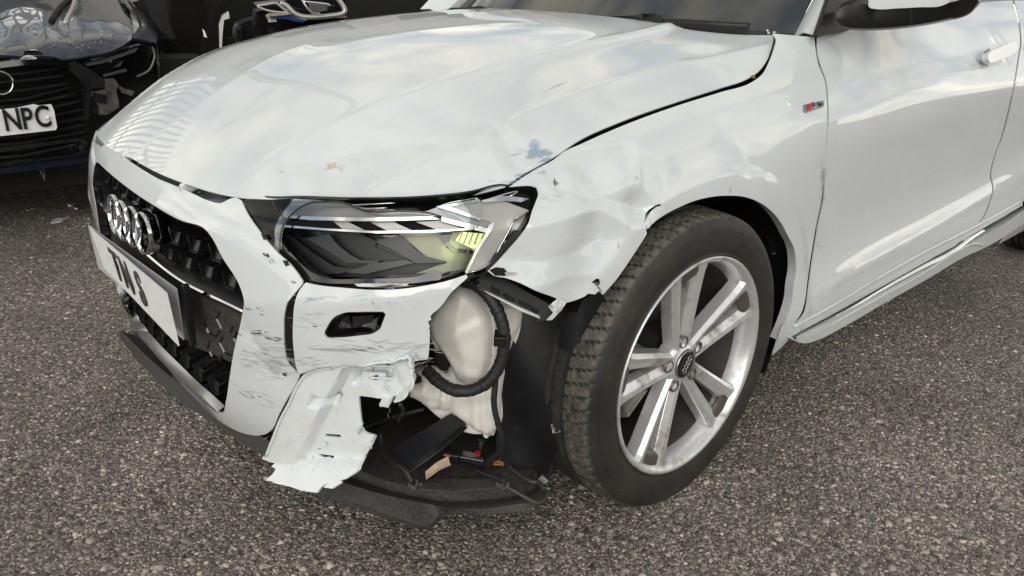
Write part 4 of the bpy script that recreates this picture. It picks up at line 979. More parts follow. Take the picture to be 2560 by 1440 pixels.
# torn outer lens: clear cover left standing on the inner side, and a shard by the guides
lens_l = [(80, 205), (300, 180), (560, 178), (700, 190), (600, 204), (500, 255), (430, 320), (385, 400), (368, 480), (366, 560), (358, 580), (330, 560), (230, 420), (130, 270)]
S_('broken_lens', lens_l, -.003, .003, LENS, curve=True)
S_('broken_lens', [(1570, 232), (1660, 200), (1860, 165), (1890, 190), (1905, 250), (1890, 330), (1870, 385), (1780, 345), (1660, 290)], .001, .003, LENS)
cr([(368, 580), (364, 480), (382, 400), (430, 318), (500, 252), (600, 203), (720, 196), (830, 200), (900, 222), (1000, 262), (1120, 272), (1300, 266), (1500, 282), (1600, 312)], .0016, GLOSSBL, -.002, 'lens_edge')
cr([(310, 195), (345, 260), (400, 330)], .0011, GLOSSBL, -.002, 'lens_crack'); cr([(1885, 165), (1905, 250), (1888, 330), (1868, 395)], .0011, LENS, .002, 'lens_crack')
CRY = mat('crushed_clear_plastic', (.55, .56, .56), .18, coat=1., bump=(160, .8, .004))
S_('lens_remnant', [(930, 822), (1000, 818), (1150, 822), (1350, 818), (1330, 838), (1200, 832), (1080, 846), (960, 842)], -.004, .004, CRY, step=.005, fn=lambda u, v, P: .002*np.sin(u*900)*np.cos(v*700))
S_('lens_remnant', [(2080, 500), (2110, 480), (2190, 455), (2200, 440), (2180, 480), (2120, 500), (2130, 540), (2090, 548), (2070, 530)], -.012, .003, CRY, step=.005, fn=lambda u, v, P: .003*np.sin(u*700))
S_('lamp_gasket', [(60, 200), (120, 260), (260, 460), (380, 620), (500, 740), (560, 790), (700, 815), (900, 822), (1100, 825), (1350, 820), (1500, 800), (1600, 775), (1590, 740), (1400, 768), (1000, 782), (700, 772), (600, 730), (470, 610), (350, 470), (250, 330), (140, 205)], -.012, .018, GLOSSBL, curve=True)
S_('lower_lamp_lip', [(1250, 760), (1590, 730), (1588, 780), (1300, 800), (1000, 800)], -.020, .01, FIND)
S_('lamp_gasket', [(2240, 420), (2200, 470), (2100, 560), (1960, 720), (1940, 740), (1960, 690), (2100, 500), (2150, 430)], -.006, .012, RUBTAPE)
# bumper clips under the lamp
for a, b_ in ((236, 462), (402, 664)): slab('bumper_clip', SIDE, HP((a-18, b_-22), (a+8, b_-18), (a+28, b_+14), (a+4, b_+24)), .003, .006, BLACKPL, bumper, step=.006, bev=.001, curve=False)

# ================================================================== BUMPER CORNER, still hanging
bs = [(766, 706, 1), (800, 713), (860, 719), (930, 724), (1000, 722), (1060, 714), (1120, 701), (1166, 686, 1), (1168, 694, 1), (1148, 712), (1128, 730), (1108, 758), (1092, 775), (1076, 790), (1078, 798, 1), (1070, 803, 1), (1074, 815, 1), (1074, 850), (1070, 897, 1), (1000, 905), (900, 911), (840, 914), (790, 921), (765, 930), (748, 934, 1), (742, 915), (737, 880), (734, 840), (735, 800), (738, 762), (748, 730)]
bh = [(813, 836), (820, 815), (836, 793), (862, 781), (900, 779), (958, 778, 1), (965, 785, 1), (952, 820, 1), (935, 832), (900, 838), (840, 843), (818, 842)]
bcorner = panel('bumper_corner', SIDE, uv(SIDE, bs, closed=True, step=8), [uv(SIDE, bh, closed=True, step=6)], step=.008, off=.002, thick=.003, m_=PAINT, parent=car)
hc_ = uv(SIDE, bh, closed=True, step=6, off=.002); hc_ = np.concatenate([hc_, hc_[:1]])
loft('fog_recess', [SIDE.P(hc_[:, 0], hc_[:, 1], .001), SIDE.P(hc_[:, 0]*.9+hc_[:, 0].mean()*.1, hc_[:, 1]*.9+hc_[:, 1].mean()*.1, -.03)], 60, GLOSSBL, bcorner, .002)
slab('recess_bracket', SIDE, [(835, 800), (870, 788), (880, 830), (930, 800), (950, 790), (940, 815), (900, 836), (850, 838)], -.03, .006, GLOSSBL, bcorner, bev=.001, curve=False)
slab('recess_bracket', SIDE, [(880, 792), (935, 788), (930, 806), (885, 818)], -.02, .01, BLACKPL, bcorner, bev=.002, curve=False)
# dark edge seen in the split between the two pieces
spl = uv(SIDE, [(750, 700), (722, 752), (716, 800), (716, 860), (726, 905), (746, 932)], step=8)
loft('split_edge', [SIDE.P(spl[:, 0]-.004, spl[:, 1], -.003), SIDE.P(spl[:, 0]+.03, spl[:, 1], -.03), SIDE.P(spl[:, 0]+.06, spl[:, 1], -.032)], 40, BLACKPL, bumper, .002)

# ------------------------------------------------------------------ torn white inner panel hanging below
tp = lambda x, y: (640+x*.2361, 880+y*.2361)
TP = lambda *a: [tp(*p[:2])+((1,) if len(p) > 2 else ()) for p in a]
torn = [(1450, 112), (1560, 88, 1), (1585, 120, 1), (1575, 150), (1600, 200), (1596, 290, 1), (1615, 310, 1), (1612, 370), (1600, 410, 1), (1580, 430, 1), (1575, 490), (1540, 530, 1), (1480, 558), (1410, 545, 1), (1372, 556, 1), (1372, 590, 1), (1200, 563), (1016, 532, 1), (1022, 620), (1035, 740), (1050, 860), (1060, 905), (1110, 942), (1212, 966, 1), (1190, 990, 1), (1192, 1030), (1135, 1112, 1), (1110, 1120, 1), (1085, 1180), (1078, 1190, 1), (1082, 1235), (1040, 1275, 1), (990, 1300, 1), (940, 1310, 1), (960, 1325, 1), (880, 1362, 1), (790, 1352, 1), (830, 1322, 1), (770, 1345, 1), (745, 1385, 1), (600, 1372), (450, 1345, 1), (300, 1330, 1), (240, 1322, 1), (250, 1316, 1), (165, 1312, 1), (212, 1262, 1), (215, 1235, 1), (158, 1218, 1), (180, 1195, 1), (100, 1180, 1), (38, 1160, 1), (42, 1132, 1), (90, 1140, 1), (72, 1100, 1), (180, 900), (260, 710), (350, 545), (450, 340), (520, 250), (600, 200), (720, 178), (800, 170), (900, 150), (1100, 132), (1300, 122)]
TB = Bent(P3(SIDE, 800, 1040, -.012), SIDE.nrm(*[np.array([q]) for q in SIDE.hit([(800, 1040)])[0]])[0], lambda u, v: -.35*u*u-.05*v*v)
def tuv(pts, closed=True, step=5): return TB.hit(path(TP(*pts), step, closed))
def hitbent(pts_px, off=0.):
    return TB.hit(pts_px, off)
_tl = lambda pts: TB.hit(np.array(TP(*pts)))
def segd(Q, U, V):
    d = np.full(U.shape, 1e9); P = np.stack([U, V], -1)
    for i in range(len(Q)-1):
        a, b_ = Q[i], Q[i+1]; ab = b_-a; t = np.clip(((P-a)@ab)/(ab@ab), 0, 1); d = np.minimum(d, np.linalg.norm(P-a-t[..., None]*ab, axis=-1))
    return d
tq1 = _tl([(900, 190), (840, 330), (700, 560), (600, 760), (500, 980), (400, 1190)])
tpoly = _tl([(900, 190), (840, 330), (700, 560), (600, 760), (500, 980), (400, 1190), (1060, 1230), (1200, 960), (1050, 900), (1030, 540), (1380, 590), (1600, 400), (1560, 120)])
tsh = _tl([(170, 1200), (450, 1205), (1080, 1235)])
tpk = _tl([(530, 590), (580, 465), (750, 490), (830, 480), (845, 530), (800, 620), (700, 600)])
tpk2 = _tl([(945, 400), (960, 200), (1100, 205), (1350, 205), (1365, 390), (1150, 430)])
def torn_fn(u, v, P):
    q = np.stack([u, v], -1); ins = inside(tpoly, q); d = segd(tq1, u, v)
    r_ = np.where(ins, -np.clip(d/.010, 0, 1)*.021, 0.)
    p1 = inside(tpk, q); dd = dist_poly(tpk, q); r_ = r_-np.where(p1, np.clip(dd/.010, 0, 1)*.018, 0)
    p2 = inside(tpk2, q); dd = dist_poly(tpk2, q); r_ = r_-np.where(p2, np.clip(dd/.007, 0, 1)*.022, 0)
    # bottom shelf folds towards the viewer
    vb = np.interp(u, *(lambda Q: (Q[np.argsort(Q[:, 0]), 0], Q[np.argsort(Q[:, 0]), 1]))(tsh)); r_ = r_+np.clip((vb-v), 0, .05)*.9
    # rim along the left edge
    r_ = r_+.0012*np.sin(u*160+v*90)*np.exp(-((u-tpk2[:, 0].max())/.03)**2)*2
    return r_
slots = [[(645, 932, 1), (820, 945, 1), (832, 978, 1), (660, 960, 1)], [(582, 1148, 1), (750, 1170, 1), (752, 1192, 1), (600, 1178, 1)], [(780, 485, 1), (850, 500, 1), (828, 575, 1), (775, 510, 1)], [(1232, 262, 1), (1276, 256, 1), (1278, 308, 1), (1234, 308, 1)], [(1092, 215, 1), (1112, 235, 1), (1108, 335, 1), (1094, 338, 1)], [(565, 1085, 1), (600, 1085, 1), (620, 1105, 1), (590, 1104, 1)]]
tornp = panel('torn_inner_panel', TB, tuv(torn), [tuv(q, step=3) for q in slots], step=.0045, thick=.0042, m_=RAWPLAST, parent=car, fn=torn_fn)
bar = slab('mount_boss', TB, TP((1120, 215), (1355, 235), (1362, 365), (1115, 345)), -.026, .003, RAWPLAST, tornp, step=.006, bev=.0015, curve=False)
for yy in (222, 350):
    q = TB.hit(np.array(TP((1112, yy), (1365, yy+22)))); tube('boss_rib', TB.P(q[:, 0], q[:, 1], -.023), .0022, RAWPLAST, bar, 8, 6)
slab('boss_hole', TB, TP((1232, 262), (1276, 258), (1278, 306), (1234, 306)), -.0245, .0008, VOID, bar, step=.004, curve=False)
q = TB.hit(np.array(TP((680, 1020), (690, 1021)))); lathe('moulded_pip', [(0, .0045), (.002, .0035), (.0005, 0)], TB.P(q[:1, 0], q[:1, 1], -.011)[0], TB.n, 20, RAWPLAST, tornp)
# clip tabs along its upper edge
q = uv(TB, TP((800, 165), (900, 140), (930, 150), (1050, 128), (1100, 140), (1300, 118), (1450, 112), (1500, 90), (1570, 88)), step=4)
tube('upper_flange', TB.P(q[:, 0], q[:, 1], .004), .0022, RAWPLAST, tornp, 60, 6, interp=False)
q = uv(TB, TP((90, 1110), (180, 900), (260, 710), (350, 545), (450, 340), (520, 250), (600, 200), (720, 178), (800, 168)), step=6)
tube('edge_bead', TB.P(q[:, 0], q[:, 1], .001), .0032, RAWPLAST, tornp, 60, 8, interp=False)

# ================================================================== BEHIND THE TORN CORNER
cq = lambda x, y: (640+x*.4722, 660+y*.4722)
CQ = lambda *a: [cq(*p[:2])+((1,) if len(p) > 2 else ()) for p in a]
class Puff(Plane): pass
TKP = Plane((.42, .64, .36), (.78, .62, .02))
tank_px = CQ((1060, 105), (1120, 100), (1190, 150), (1240, 215), (1285, 205), (1395, 245), (1400, 275), (1345, 450), (1305, 620), (1285, 780), (1283, 870), (1262, 900), (1250, 928), (1215, 940), (1185, 922), (1100, 868), (1010, 802), (930, 797), (870, 762), (800, 705), (806, 670), (850, 650), (870, 640), (852, 600), (856, 575), (900, 560), (960, 560), (1000, 590), (1010, 540), (985, 500), (940, 470), (905, 400), (905, 250), (960, 190))
tk_uv = TKP.hit(path(tank_px, 6, True))
TL = lambda *a: TKP.hit(np.array([cq(*p) for p in a]))
t_r1 = TL((1120, 110), (1180, 190), (1235, 260), (1255, 360), (1250, 470), (1230, 560), (1200, 640))
t_r2 = [TL((925, 380), (960, 420), (1020, 520), (1060, 590)), TL((1150, 640), (1155, 700), (1165, 880)), TL((1195, 700), (1205, 800), (1215, 900)), TL((1235, 690), (1250, 800), (1250, 890)), TL((1015, 650), (1018, 780)), TL((960, 650), (955, 790)), TL((880, 640), (890, 700), (985, 720))]
t_cone = TL((1100, 230), (1160, 300))
t_front = TL((1060, 105), (1120, 100), (1190, 160), (1240, 270), (1258, 360), (1250, 480), (1225, 590), (1150, 660), (1060, 600), (1010, 500), (940, 400), (905, 300), (960, 190))
def tank_fn(u, v, P):
    q = np.stack([u, v], -1); d = dist_poly(tk_uv[::3], q); w_ = .022
    t = np.clip(d/w_, 0, 1); r_ = .018*np.sqrt(np.clip(1-(1-t)**2, 0, 1))
    ins = inside(t_front, q); dd = dist_poly(t_front, q); t2 = np.clip(dd/.016, 0, 1); r_ = r_+np.where(ins, .022*np.sqrt(np.clip(1-(1-t2)**2, 0, 1)), 0)
    r_ = r_+.020*np.where(ins, np.clip(dd/.055, 0, 1), 0)
    r_ = r_-.006*np.exp(-(segd(t_r1, u, v)/.0045)**2)
    for k_, l in enumerate(t_r2): r_ = r_+(-.009 if k_ in (0, 4, 5) else .006)*np.exp(-(segd(l, u, v)/.007)**2)
    r_ = r_+.0025*np.sin(u*70+3*np.sin(v*40))*np.cos(v*55+1)
    return r_
tank = panel('washer_tank', TKP, tk_uv, step=.006, off=-.02, thick=.012, m_=TANKM, parent=car, fn=tank_fn)
q = TL((1100, 20), (1185, 130), (1245, 225), (1268, 330), (1264, 440), (1275, 520), (1262, 640), (1262, 760), (1268, 860)); tube('tank_seam', TKP.P(q[:, 0], q[:, 1], .012), .0022, TANKM, tank, 50, 6)
bx_ = slab('tank_back', TKP, CQ((1000, 120), (1200, 130), (1390, 260), (1300, 620), (1270, 880), (1200, 900), (930, 780), (860, 700), (1000, 560), (920, 300)), -.022, .04, TANKM, tank, step=.03)

# liner in front of the wheel
LNP = Bent((.345, .70, .30), (.80, .60, .06), lambda u, v: -.4*(u+.02)**2+.006*np.sin(v*23+u*30))
liner_px = [(1298, 770, 1), (1340, 780), (1392, 792, 1), (1392, 830), (1398, 866), (1408, 900), (1440, 884, 1), (1448, 905), (1432, 985, 1), (1420, 1010), (1400, 1085), (1384, 1150), (1366, 1205), (1362, 1238, 1), (1338, 1226), (1300, 1195), (1240, 1140, 1), (1243, 1060), (1252, 980), (1262, 880), (1280, 820)]
liner = panel('wheel_liner_front', LNP, LNP.hit(path(liner_px, 8, True)), step=.012, thick=.002, m_=LINER, parent=car, fn=lambda u, v, P: .004*np.exp(-((u+.02)/.01)**2))
LF2 = Bent((.30, .76, .46), (.72, .66, .10), lambda u, v: .012*np.sin(u*45))
panel('liner_flap', LF2, LF2.hit(path([(1396, 862, 1), (1405, 815), (1425, 775), (1462, 742), (1500, 728, 1), (1510, 745), (1480, 815), (1455, 875), (1440, 884, 1), (1415, 875)], 8, True)), step=.01, thick=.002, m_=LINER, parent=liner)
def steel_clip(px, py, S, ang=0, s=.012):
    s = s*1.4
    h_ = S.hit([(px, py)])[0]; c = S.P(np.array([h_[0]]), np.array([h_[1]]), .003)[0]; n_ = S.nrm(np.array([h_[0]]), np.array([h_[1]]))[0]
    a = np.cross(n_, [0, 0, 1.]); a /= np.linalg.norm(a); b_ = np.cross(n_, a); a, b_ = math.cos(ang)*a+math.sin(ang)*b_, -math.sin(ang)*a+math.cos(ang)*b_
    return boxes_mesh('steel_clip', [(c, (s, s*1.1, .0012), [a, b_, n_]), (c+b_*s*.45+n_*.002, (s, .0015, .006), [a, b_, n_]), (c+n_*.002, (s*.45, s*.45, .003), [a, b_, n_]), (c-a*s*.45+n_*.0015, (.0015, s, .004), [a, b_, n_])], STEEL, car)
steel_clip(1390, 1067, LNP, .3, .011); steel_clip(1356, 1203, LNP, .8, .011)
# foam bracket under the wing
br = Plane(P3(SIDE, 1300, 735, -.02), SIDE.nrm(*[np.array([q]) for q in SIDE.hit([(1300, 720)])[0]])[0]+np.array([0, 0, .25]))
bk = slab('wing_bracket', br, [(1199, 694), (1209, 683), (1224, 684), (1262, 697), (1384, 768), (1389, 778), (1378, 797), (1360, 801), (1352, 786), (1308, 768), (1212, 722), (1199, 706)], 0, .03, BLACKPL, car, bev=.002, curve=False)
slab('bracket_backing', br, [(1205, 722), (1216, 718), (1308, 766), (1352, 786), (1360, 800), (1340, 792), (1300, 776), (1225, 736)], -.012, .006, RAWPLAST, bk, curve=False)
for a in ((1240, 722), (1276, 742), (1310, 757), (1336, 771)): slab('bracket_cell', br, [(a[0]-13, a[1]-9), (a[0]+12, a[1]+3), (a[0]+10, a[1]+16), (a[0]-12, a[1]+5)], .0012, .001, VOID, bk, curve=False, step=.004)
for a in ((1262, 737), (1338, 777), (1290, 712)):
    q = br.hit([a])[0]; lathe('bracket_rivet', [(0, .0028), (.002, .002), (.0025, 0)], br.P(np.array([q[0]]), np.array([q[1]]), .001)[0], br.n, 10, BLACKPL, bk)
slab('crumpled_edge', br, [(1372, 766), (1395, 744), (1416, 757), (1405, 775), (1390, 790), (1380, 800), (1366, 801), (1382, 782)], .006, .003, CRY, wing, step=.005, curve=False, fn=lambda u, v, P: .004*np.sin(u*400)*np.cos(v*500))
slab('wing_hole_shade', SIDE, [(1224, 675), (1240, 668), (1260, 670), (1268, 680), (1292, 683), (1262, 690), (1238, 689)], .0015, .001, VOID, wing, step=.004, curve=False)  # flat black patch paints the dark inside the fold's hole
slab('wing_fold_edge', SIDE, [(1262, 680), (1292, 681), (1290, 686), (1264, 689)], .003, .002, SATIN, wing, step=.004, curve=False)

# wrapped hose looping over the tank
hosep = [(1110, 700, .02), (1150, 700, .035), (1195, 716, .05), (1232, 755, .06), (1256, 810, .065), (1260, 860, .065), (1250, 910, .065), (1222, 952, .068), (1180, 975, .07), (1135, 975, .07), (1098, 955, .06), (1066, 925, .045)]
def tkp(px, py, off): h_ = TKP.hit([(px, py)], off)[0]; return TKP.P(np.array([h_[0]]), np.array([h_[1]]), off)[0]
hose = tube('wrapped_hose', [tkp(*p) for p in hosep], .0108, RUBTAPE, car, 90, 14, rf=lambda t: 1+.05*math.sin(t*210))
for t in (.12, .3, .42, .66, .8, .93):
    P_ = path3([tkp(*p) for p in hosep], 200); i = int(t*198); tube('tape_band', P_[i:i+5], .0118, RUBTAPE, hose, 5, 14, interp=False)
tube('hose_end', [tkp(1070, 930, .045), tkp(1055, 930, .04), tkp(1048, 926, .03)], .008, CRY, hose, 8, 10)
tube('thin_wire', [tkp(1085, 905, .03), tkp(1070, 905, .03), tkp(1062, 918, .03), tkp(1064, 930, .04)], .0012, mat('copper_wire', (.25, .12, .06), .4, metal=.5), hose, 12, 5)
box('hose_clip', tkp(1250, 845, .07), (.03, .02, .018), BLACKPL, hose, rot=(0, .1, .8), bev=.002)
slab('tank_plug', TKP, [(1090, 885), (1105, 880), (1118, 905), (1120, 925), (1100, 925), (1088, 905)], .02, .02, VOID, tank, bev=.002)
tube('loom_cable', [tkp(1243, 900, .06), tkp(1238, 960, .06), tkp(1235, 1010, .06), tkp(1244, 1055, .055), tkp(1254, 1090, .05), tkp(1252, 1120, .04), tkp(1236, 1142, .03), tkp(1215, 1155, .02)], .0055, RUBTAPE, hose, 60, 10)
tube('corrugated_pipe', [un(885, 1085, 'x', .52), un(930, 1062, 'x', .50), un(990, 1040, 'x', .47), un(1060, 1022, 'x', .43)], .0075, BLACKPL, car, 120, 12, rf=lambda t: 1+.18*(1 if (t*55) % 1 < .5 else 0))
tube('drain_tube', [tkp(1205, 1100, -.01), tkp(1200, 1125, -.01), tkp(1190, 1150, -.01)], .007, BLACKPL, car, 30, 10, rf=lambda t: 1+.12*math.sin(t*60))

# ================================================================== SPLITTER AND UNDERTRAY
Z1_ = .115
ro = pxrow([(300, 846), (330, 884), (380, 940), (450, 1002), (540, 1064), (640, 1130), (700, 1168), (740, 1206), (800, 1241), (900, 1275), (1000, 1308), (1060, 1324), (1080, 1322), (1096, 1306), (1112, 1292), (1140, 1284), (1200, 1287), (1280, 1280), (1340, 1268), (1372, 1238)], 'z', .100)
rt = pxrow([(298, 838), (330, 874), (384, 928), (455, 990), (545, 1052), (645, 1117), (705, 1155), (742, 1190), (802, 1226), (902, 1262), (1002, 1297), (1060, 1316), (1078, 1310), (1092, 1293), (1110, 1280), (1140, 1271), (1200, 1272), (1280, 1262), (1340, 1250), (1366, 1228)], 'z', .112)
rm = pxrow([(302, 826), (352, 876), (398, 918), (470, 975), (560, 1038), (655, 1092), (720, 1130), (760, 1165), (830, 1195), (920, 1226), (1010, 1248), (1062, 1258), (1080, 1262), (1100, 1266), (1125, 1268), (1150, 1267), (1210, 1264), (1280, 1254), (1330, 1240), (1358, 1222)], 'z', .132)
rr1 = pxrow([(330, 836), (372, 868), (420, 910), (490, 965), (580, 1025), (670, 1075), (740, 1120), (800, 1158), (850, 1182), (930, 1212), (1010, 1236), (1062, 1246), (1080, 1250), (1100, 1252), (1125, 1254), (1150, 1254), (1210, 1250), (1280, 1242), (1330, 1228), (1352, 1214)], 'z', .122)
rr2 = pxrow([(340, 830), (380, 860), (430, 900), (500, 955), (590, 1012), (690, 1062), (760, 1104), (820, 1140), (880, 1168), (950, 1196), (1020, 1216), (1064, 1224), (1082, 1227), (1100, 1229), (1125, 1231), (1150, 1231), (1210, 1228), (1280, 1220), (1320, 1212), (1340, 1206)], 'z', .140)
rr3 = pxrow([(350, 826), (390, 850), (440, 890), (515, 945), (605, 1000), (705, 1050), (775, 1088), (840, 1126), (900, 1155), (960, 1184), (1022, 1206), (1064, 1213), (1082, 1215), (1100, 1216), (1125, 1217), (1150, 1217), (1210, 1212), (1270, 1204), (1306, 1196), (1322, 1192)], 'z', .142)
rr4 = rr3+np.array([-.05, -.012, .004]); rr5 = rr4*np.array([1, 1, 1])+np.array([-.16, -.10, .008])
splitter = loft('front_splitter', [ro+np.array([-.012, -.008, -.004]), ro, rt, rm, rr1, rr2, rr3, rr4, rr5], 220, DUSTYBL, car, .003, sharp=28)
# raised landing with its clips on the tray
def zt(px, py, z=.152): return un(px, py, 'z', z)
slab3('tray_landing', [zt(1045, 1213), zt(1062, 1204), zt(1215, 1204), zt(1262, 1202), zt(1265, 1224), zt(1130, 1232), zt(1040, 1228)], .006, DUSTYBL, splitter, .002)
ZP = Plane((.4, .6, .154), (0, 0, 1), (1, 0, 0))
for a in ((1038, 1217), (1256, 1216)):
    c = un(a[0], a[1], 'z', .156); boxes_mesh('steel_clip', [(c, (.020, .015, .0015), None), (c+np.array([.009, 0, .005]), (.002, .015, .010), None), (c+np.array([-.008, .006, .004]), (.005, .002, .008), None), (c+np.array([-.008, -.006, .004]), (.005, .002, .008), None), (c+np.array([0, 0, .002]), (.007, .005, .003), None)], STEEL, splitter)
lathe('tray_hole', [(0, .0085), (.0008, .0075), (.0008, 0)], zt(1112, 1223, .1525), (0, 0, 1), 20, VOID, splitter)
tube('tray_rim', [zt(1255, 1152, .15), zt(1290, 1180, .15), zt(1325, 1203, .15), zt(1345, 1206, .15), zt(1362, 1222, .15)], .004, DUSTYBL, splitter, 30, 8)
tube('tray_rim', [zt(1262, 1215, .15), zt(1300, 1236, .14), zt(1330, 1252, .13), zt(1352, 1256, .125), zt(1372, 1230, .13)], .004, DUSTYBL, splitter, 30, 8)
tr = [zt(895, 1150, .135), zt(960, 1130, .135), zt(1100, 1100, .135), zt(1250, 1120, .135), zt(1345, 1190, .135), zt(1330, 1212, .135), zt(1200, 1222, .135), zt(1050, 1222, .135), zt(940, 1190, .135)]
slab3('undertray', tr, .004, DUSTYBL, car)
tube('tray_rib', [zt(1065, 1205, .145), zt(1110, 1185, .142), zt(1180, 1160, .142)], .003, DUSTYBL, splitter, 12, 6)
tube('tray_rib', [zt(1165, 1150, .145), zt(1200, 1180, .145), zt(1262, 1200, .145)], .003, DUSTYBL, splitter, 12, 6)
# slanted duct box in the cavity
dk = mat('duct_grey', (.013, .014, .017), .42, noise=(30, (.024, .023, .022), .5, .8, 6))
d0 = [un(982, 1142, 'z', .19), un(1075, 1086, 'z', .21), un(1130, 1052, 'z', .23), un(1166, 1072, 'z', .22), un(1100, 1130, 'z', .20), un(1026, 1182, 'z', .18)]
du = slab3('air_duct', d0, .022, dk, car, .003)
tube('duct_lip', [d0[5]+np.array([0, 0, .003]), d0[4]+np.array([0, 0, .003]), d0[3]+np.array([0, 0, .003])], .0022, dk, du, 8, 6, interp=False)
q = un(1055, 1123, 'z', .206); lathe('duct_screw', [(0, .005), (.002, .004), (.001, 0)], q, (0, 0, 1), 16, BLACKPL, du)
tube('hanging_cable', [un(950, 1085, 'x', .55), un(955, 1120, 'x', .56), un(975, 1150, 'x', .57), un(1010, 1172, 'x', .58), un(1030, 1205, 'x', .58)], .004, RUBTAPE, car, 40, 8)
tube('hanging_cable', [un(955, 1130, 'x', .5), un(1000, 1125, 'x', .49), un(1030, 1110, 'x', .47)], .003, RUBTAPE, car, 20, 8)
tube('hanging_cable', [un(1000, 1010, 'x', .60), un(1008, 1030, 'x', .58), un(995, 1052, 'x', .56)], .003, RUBTAPE, car, 20, 8)
# connector with a red catch
cn = un(1182, 1150, 'z', .175); ca = un(1240, 1162, 'z', .172)-un(1130, 1142, 'z', .178); ca /= np.linalg.norm(ca); cb = np.cross([0, 0, 1.], ca); cb /= np.linalg.norm(cb)
conn = box('wiring_connector', cn, (.048, .024, .022), GLOSSBL, car, bev=.003, axes=[ca, cb, [0, 0, 1]])
box('connector_collar', cn-ca*.032, (.018, .019, .018), BLACKPL, conn, bev=.003, axes=[ca, cb, [0, 0, 1]]); box('connector_collar', cn+ca*.031, (.016, .020, .020), BLACKPL, conn, bev=.003, axes=[ca, cb, [0, 0, 1]])
box('red_catch', cn+ca*.008+np.array([0, 0, .010])+cb*.006, (.010, .014, .006), mat('catch_red', (.35, .015, .02), .35), conn, axes=[ca, cb, [0, 0, 1]])
WIRE = mat('orange_wire', (.42, .16, .05), .45)
for k_ in range(3):
    tube('loose_wire', [cn+ca*.038+cb*(.004*(k_-1)), cn+ca*.048+cb*(.006*(k_-1))+np.array([0, 0, .004]), cn+ca*.058+cb*.003*k_], .0011, WIRE, conn, 8, 5)
    tube('loose_wire', [cn-ca*.040+cb*(.003*(k_-1)), cn-ca*.056+cb*(.002*(k_-1))], .0010, WIRE, conn, 6, 5)
TAN = mat('tan_card', (.52, .40, .29), .7, noise=(60, (.40, .29, .20), .4, .7, 3))
tag_ = thing('cardboard_strip', 'small tan strip of card lying across the wires in the broken bumper tray', 'card')
c4 = [un(1063, 1180, 'z', .172), un(1120, 1141, 'z', .186), un(1127, 1163, 'z', .178), un(1066, 1199, 'z', .166)]
cm = np.mean(c4, axis=0)
loft('card', [[c4[0], (c4[0]+c4[1])/2+np.array([0, 0, .004]), c4[1]], [(c4[0]+c4[3])/2+np.array([0, 0, -.003]), (c4[0]+c4[1]+c4[2]+c4[3])/4, (c4[1]+c4[2])/2+np.array([0, 0, -.003])], [c4[3], (c4[3]+c4[2])/2+np.array([0, 0, .004]), c4[2]]], 12, TAN, tag_, .0012)
for c in list(tag_.children):
    pass

# ================================================================== SCREEN, PILLARS, MIRROR, WIPERS
yy = np.linspace(-.66, .66, 41)
wb = np.stack([-.315-.215*(np.abs(yy)/.65)**2.2, yy, .928-.012*(yy/.65)**2], -1)
wt_ = np.stack([-1.02-.10*(np.abs(yy)/.56)**2, yy*.84, 1.365-.03*(yy/.66)**2], -1)
mid_ = (wb+wt_)/2+np.array([.02, 0, .03])
scr = loft('windscreen', [wb, wb*.75+wt_*.25+np.array([.014, 0, .018]), mid_, wb*.25+wt_*.75+np.array([.014, 0, .018]), wt_], 60, WSCREEN, car, .004)
cow = loft('scuttle', [wb+np.array([.05, 0, -.07]), wb+np.array([.010, 0, -.016]), wb+np.array([-.004, 0, .006])], 60, BLACKPL, car, .003)
# frit band and dashboard seen through the glass
loft('screen_border', [wb+np.array([-.001, 0, -.004]), wb*.94+wt_*.06+np.array([-.002, 0, .001])], 60, GLOSSBL, scr, .001)
DASH = mat('dashboard_grey', (.055, .055, .057), .7)
loft('dashboard', [wb+np.array([-.06, 0, -.02]), wb*.5+np.array([-.45, 0, .47])+np.array([0, 0, .0])+wb*0, ], 30, DASH, car, .01) if False else box('dashboard', (-.82, 0, .88), (.55, 1.22, .10), DASH, car, bev=.03)
box('cabin_floor', (-1.6, 0, .45), (1.7, 1.3, .05), VOID, car)
for sy in (1, -1):
    e0 = wb[-1 if sy > 0 else 0]; e1 = wt_[-1 if sy > 0 else 0]
    o0 = un(2034, 89, 'y', .735); o1 = un(2064, 0, 'y', .712); dd = (o1-o0)/(o1[2]-o0[2]); o2 = o0+dd*.20; o3 = np.array([e1[0]-.10, .60, 1.345])
    ii = path3([e0+np.array([0, 0, -.01]), (e0*.6+e1*.4)+np.array([.018, .01*sy, .022]), e1], 20)
    oo = path3([o0*[1, sy, 1], (o0+dd*.12)*[1, sy, 1], (o0+dd*.26)*[1, sy, 1], o3*[1, sy, 1]], 20)
    loft('windscreen_pillar', [ii, ii*.5+oo*.5+np.array([.010, .006*sy, .010]), oo], 30, PAINT, car, .004, flip=sy < 0)
roof = loft('roof', [[(-1.12-.1*(y/.56)**2, y, 1.36-.03*(y/.56)**2) for y in np.linspace(-.56, .56, 20)], [(-1.7, y*1.02, 1.41-.04*(y/.56)**2) for y in np.linspace(-.56, .56, 20)], [(-2.5, y*1.0, 1.38-.04*(y/.56)**2) for y in np.linspace(-.56, .56, 20)], [(-3.05, y*.98, 1.26-.04*(y/.56)**2) for y in np.linspace(-.56, .56, 20)]], 30, PAINT, car, .01, flip=True)
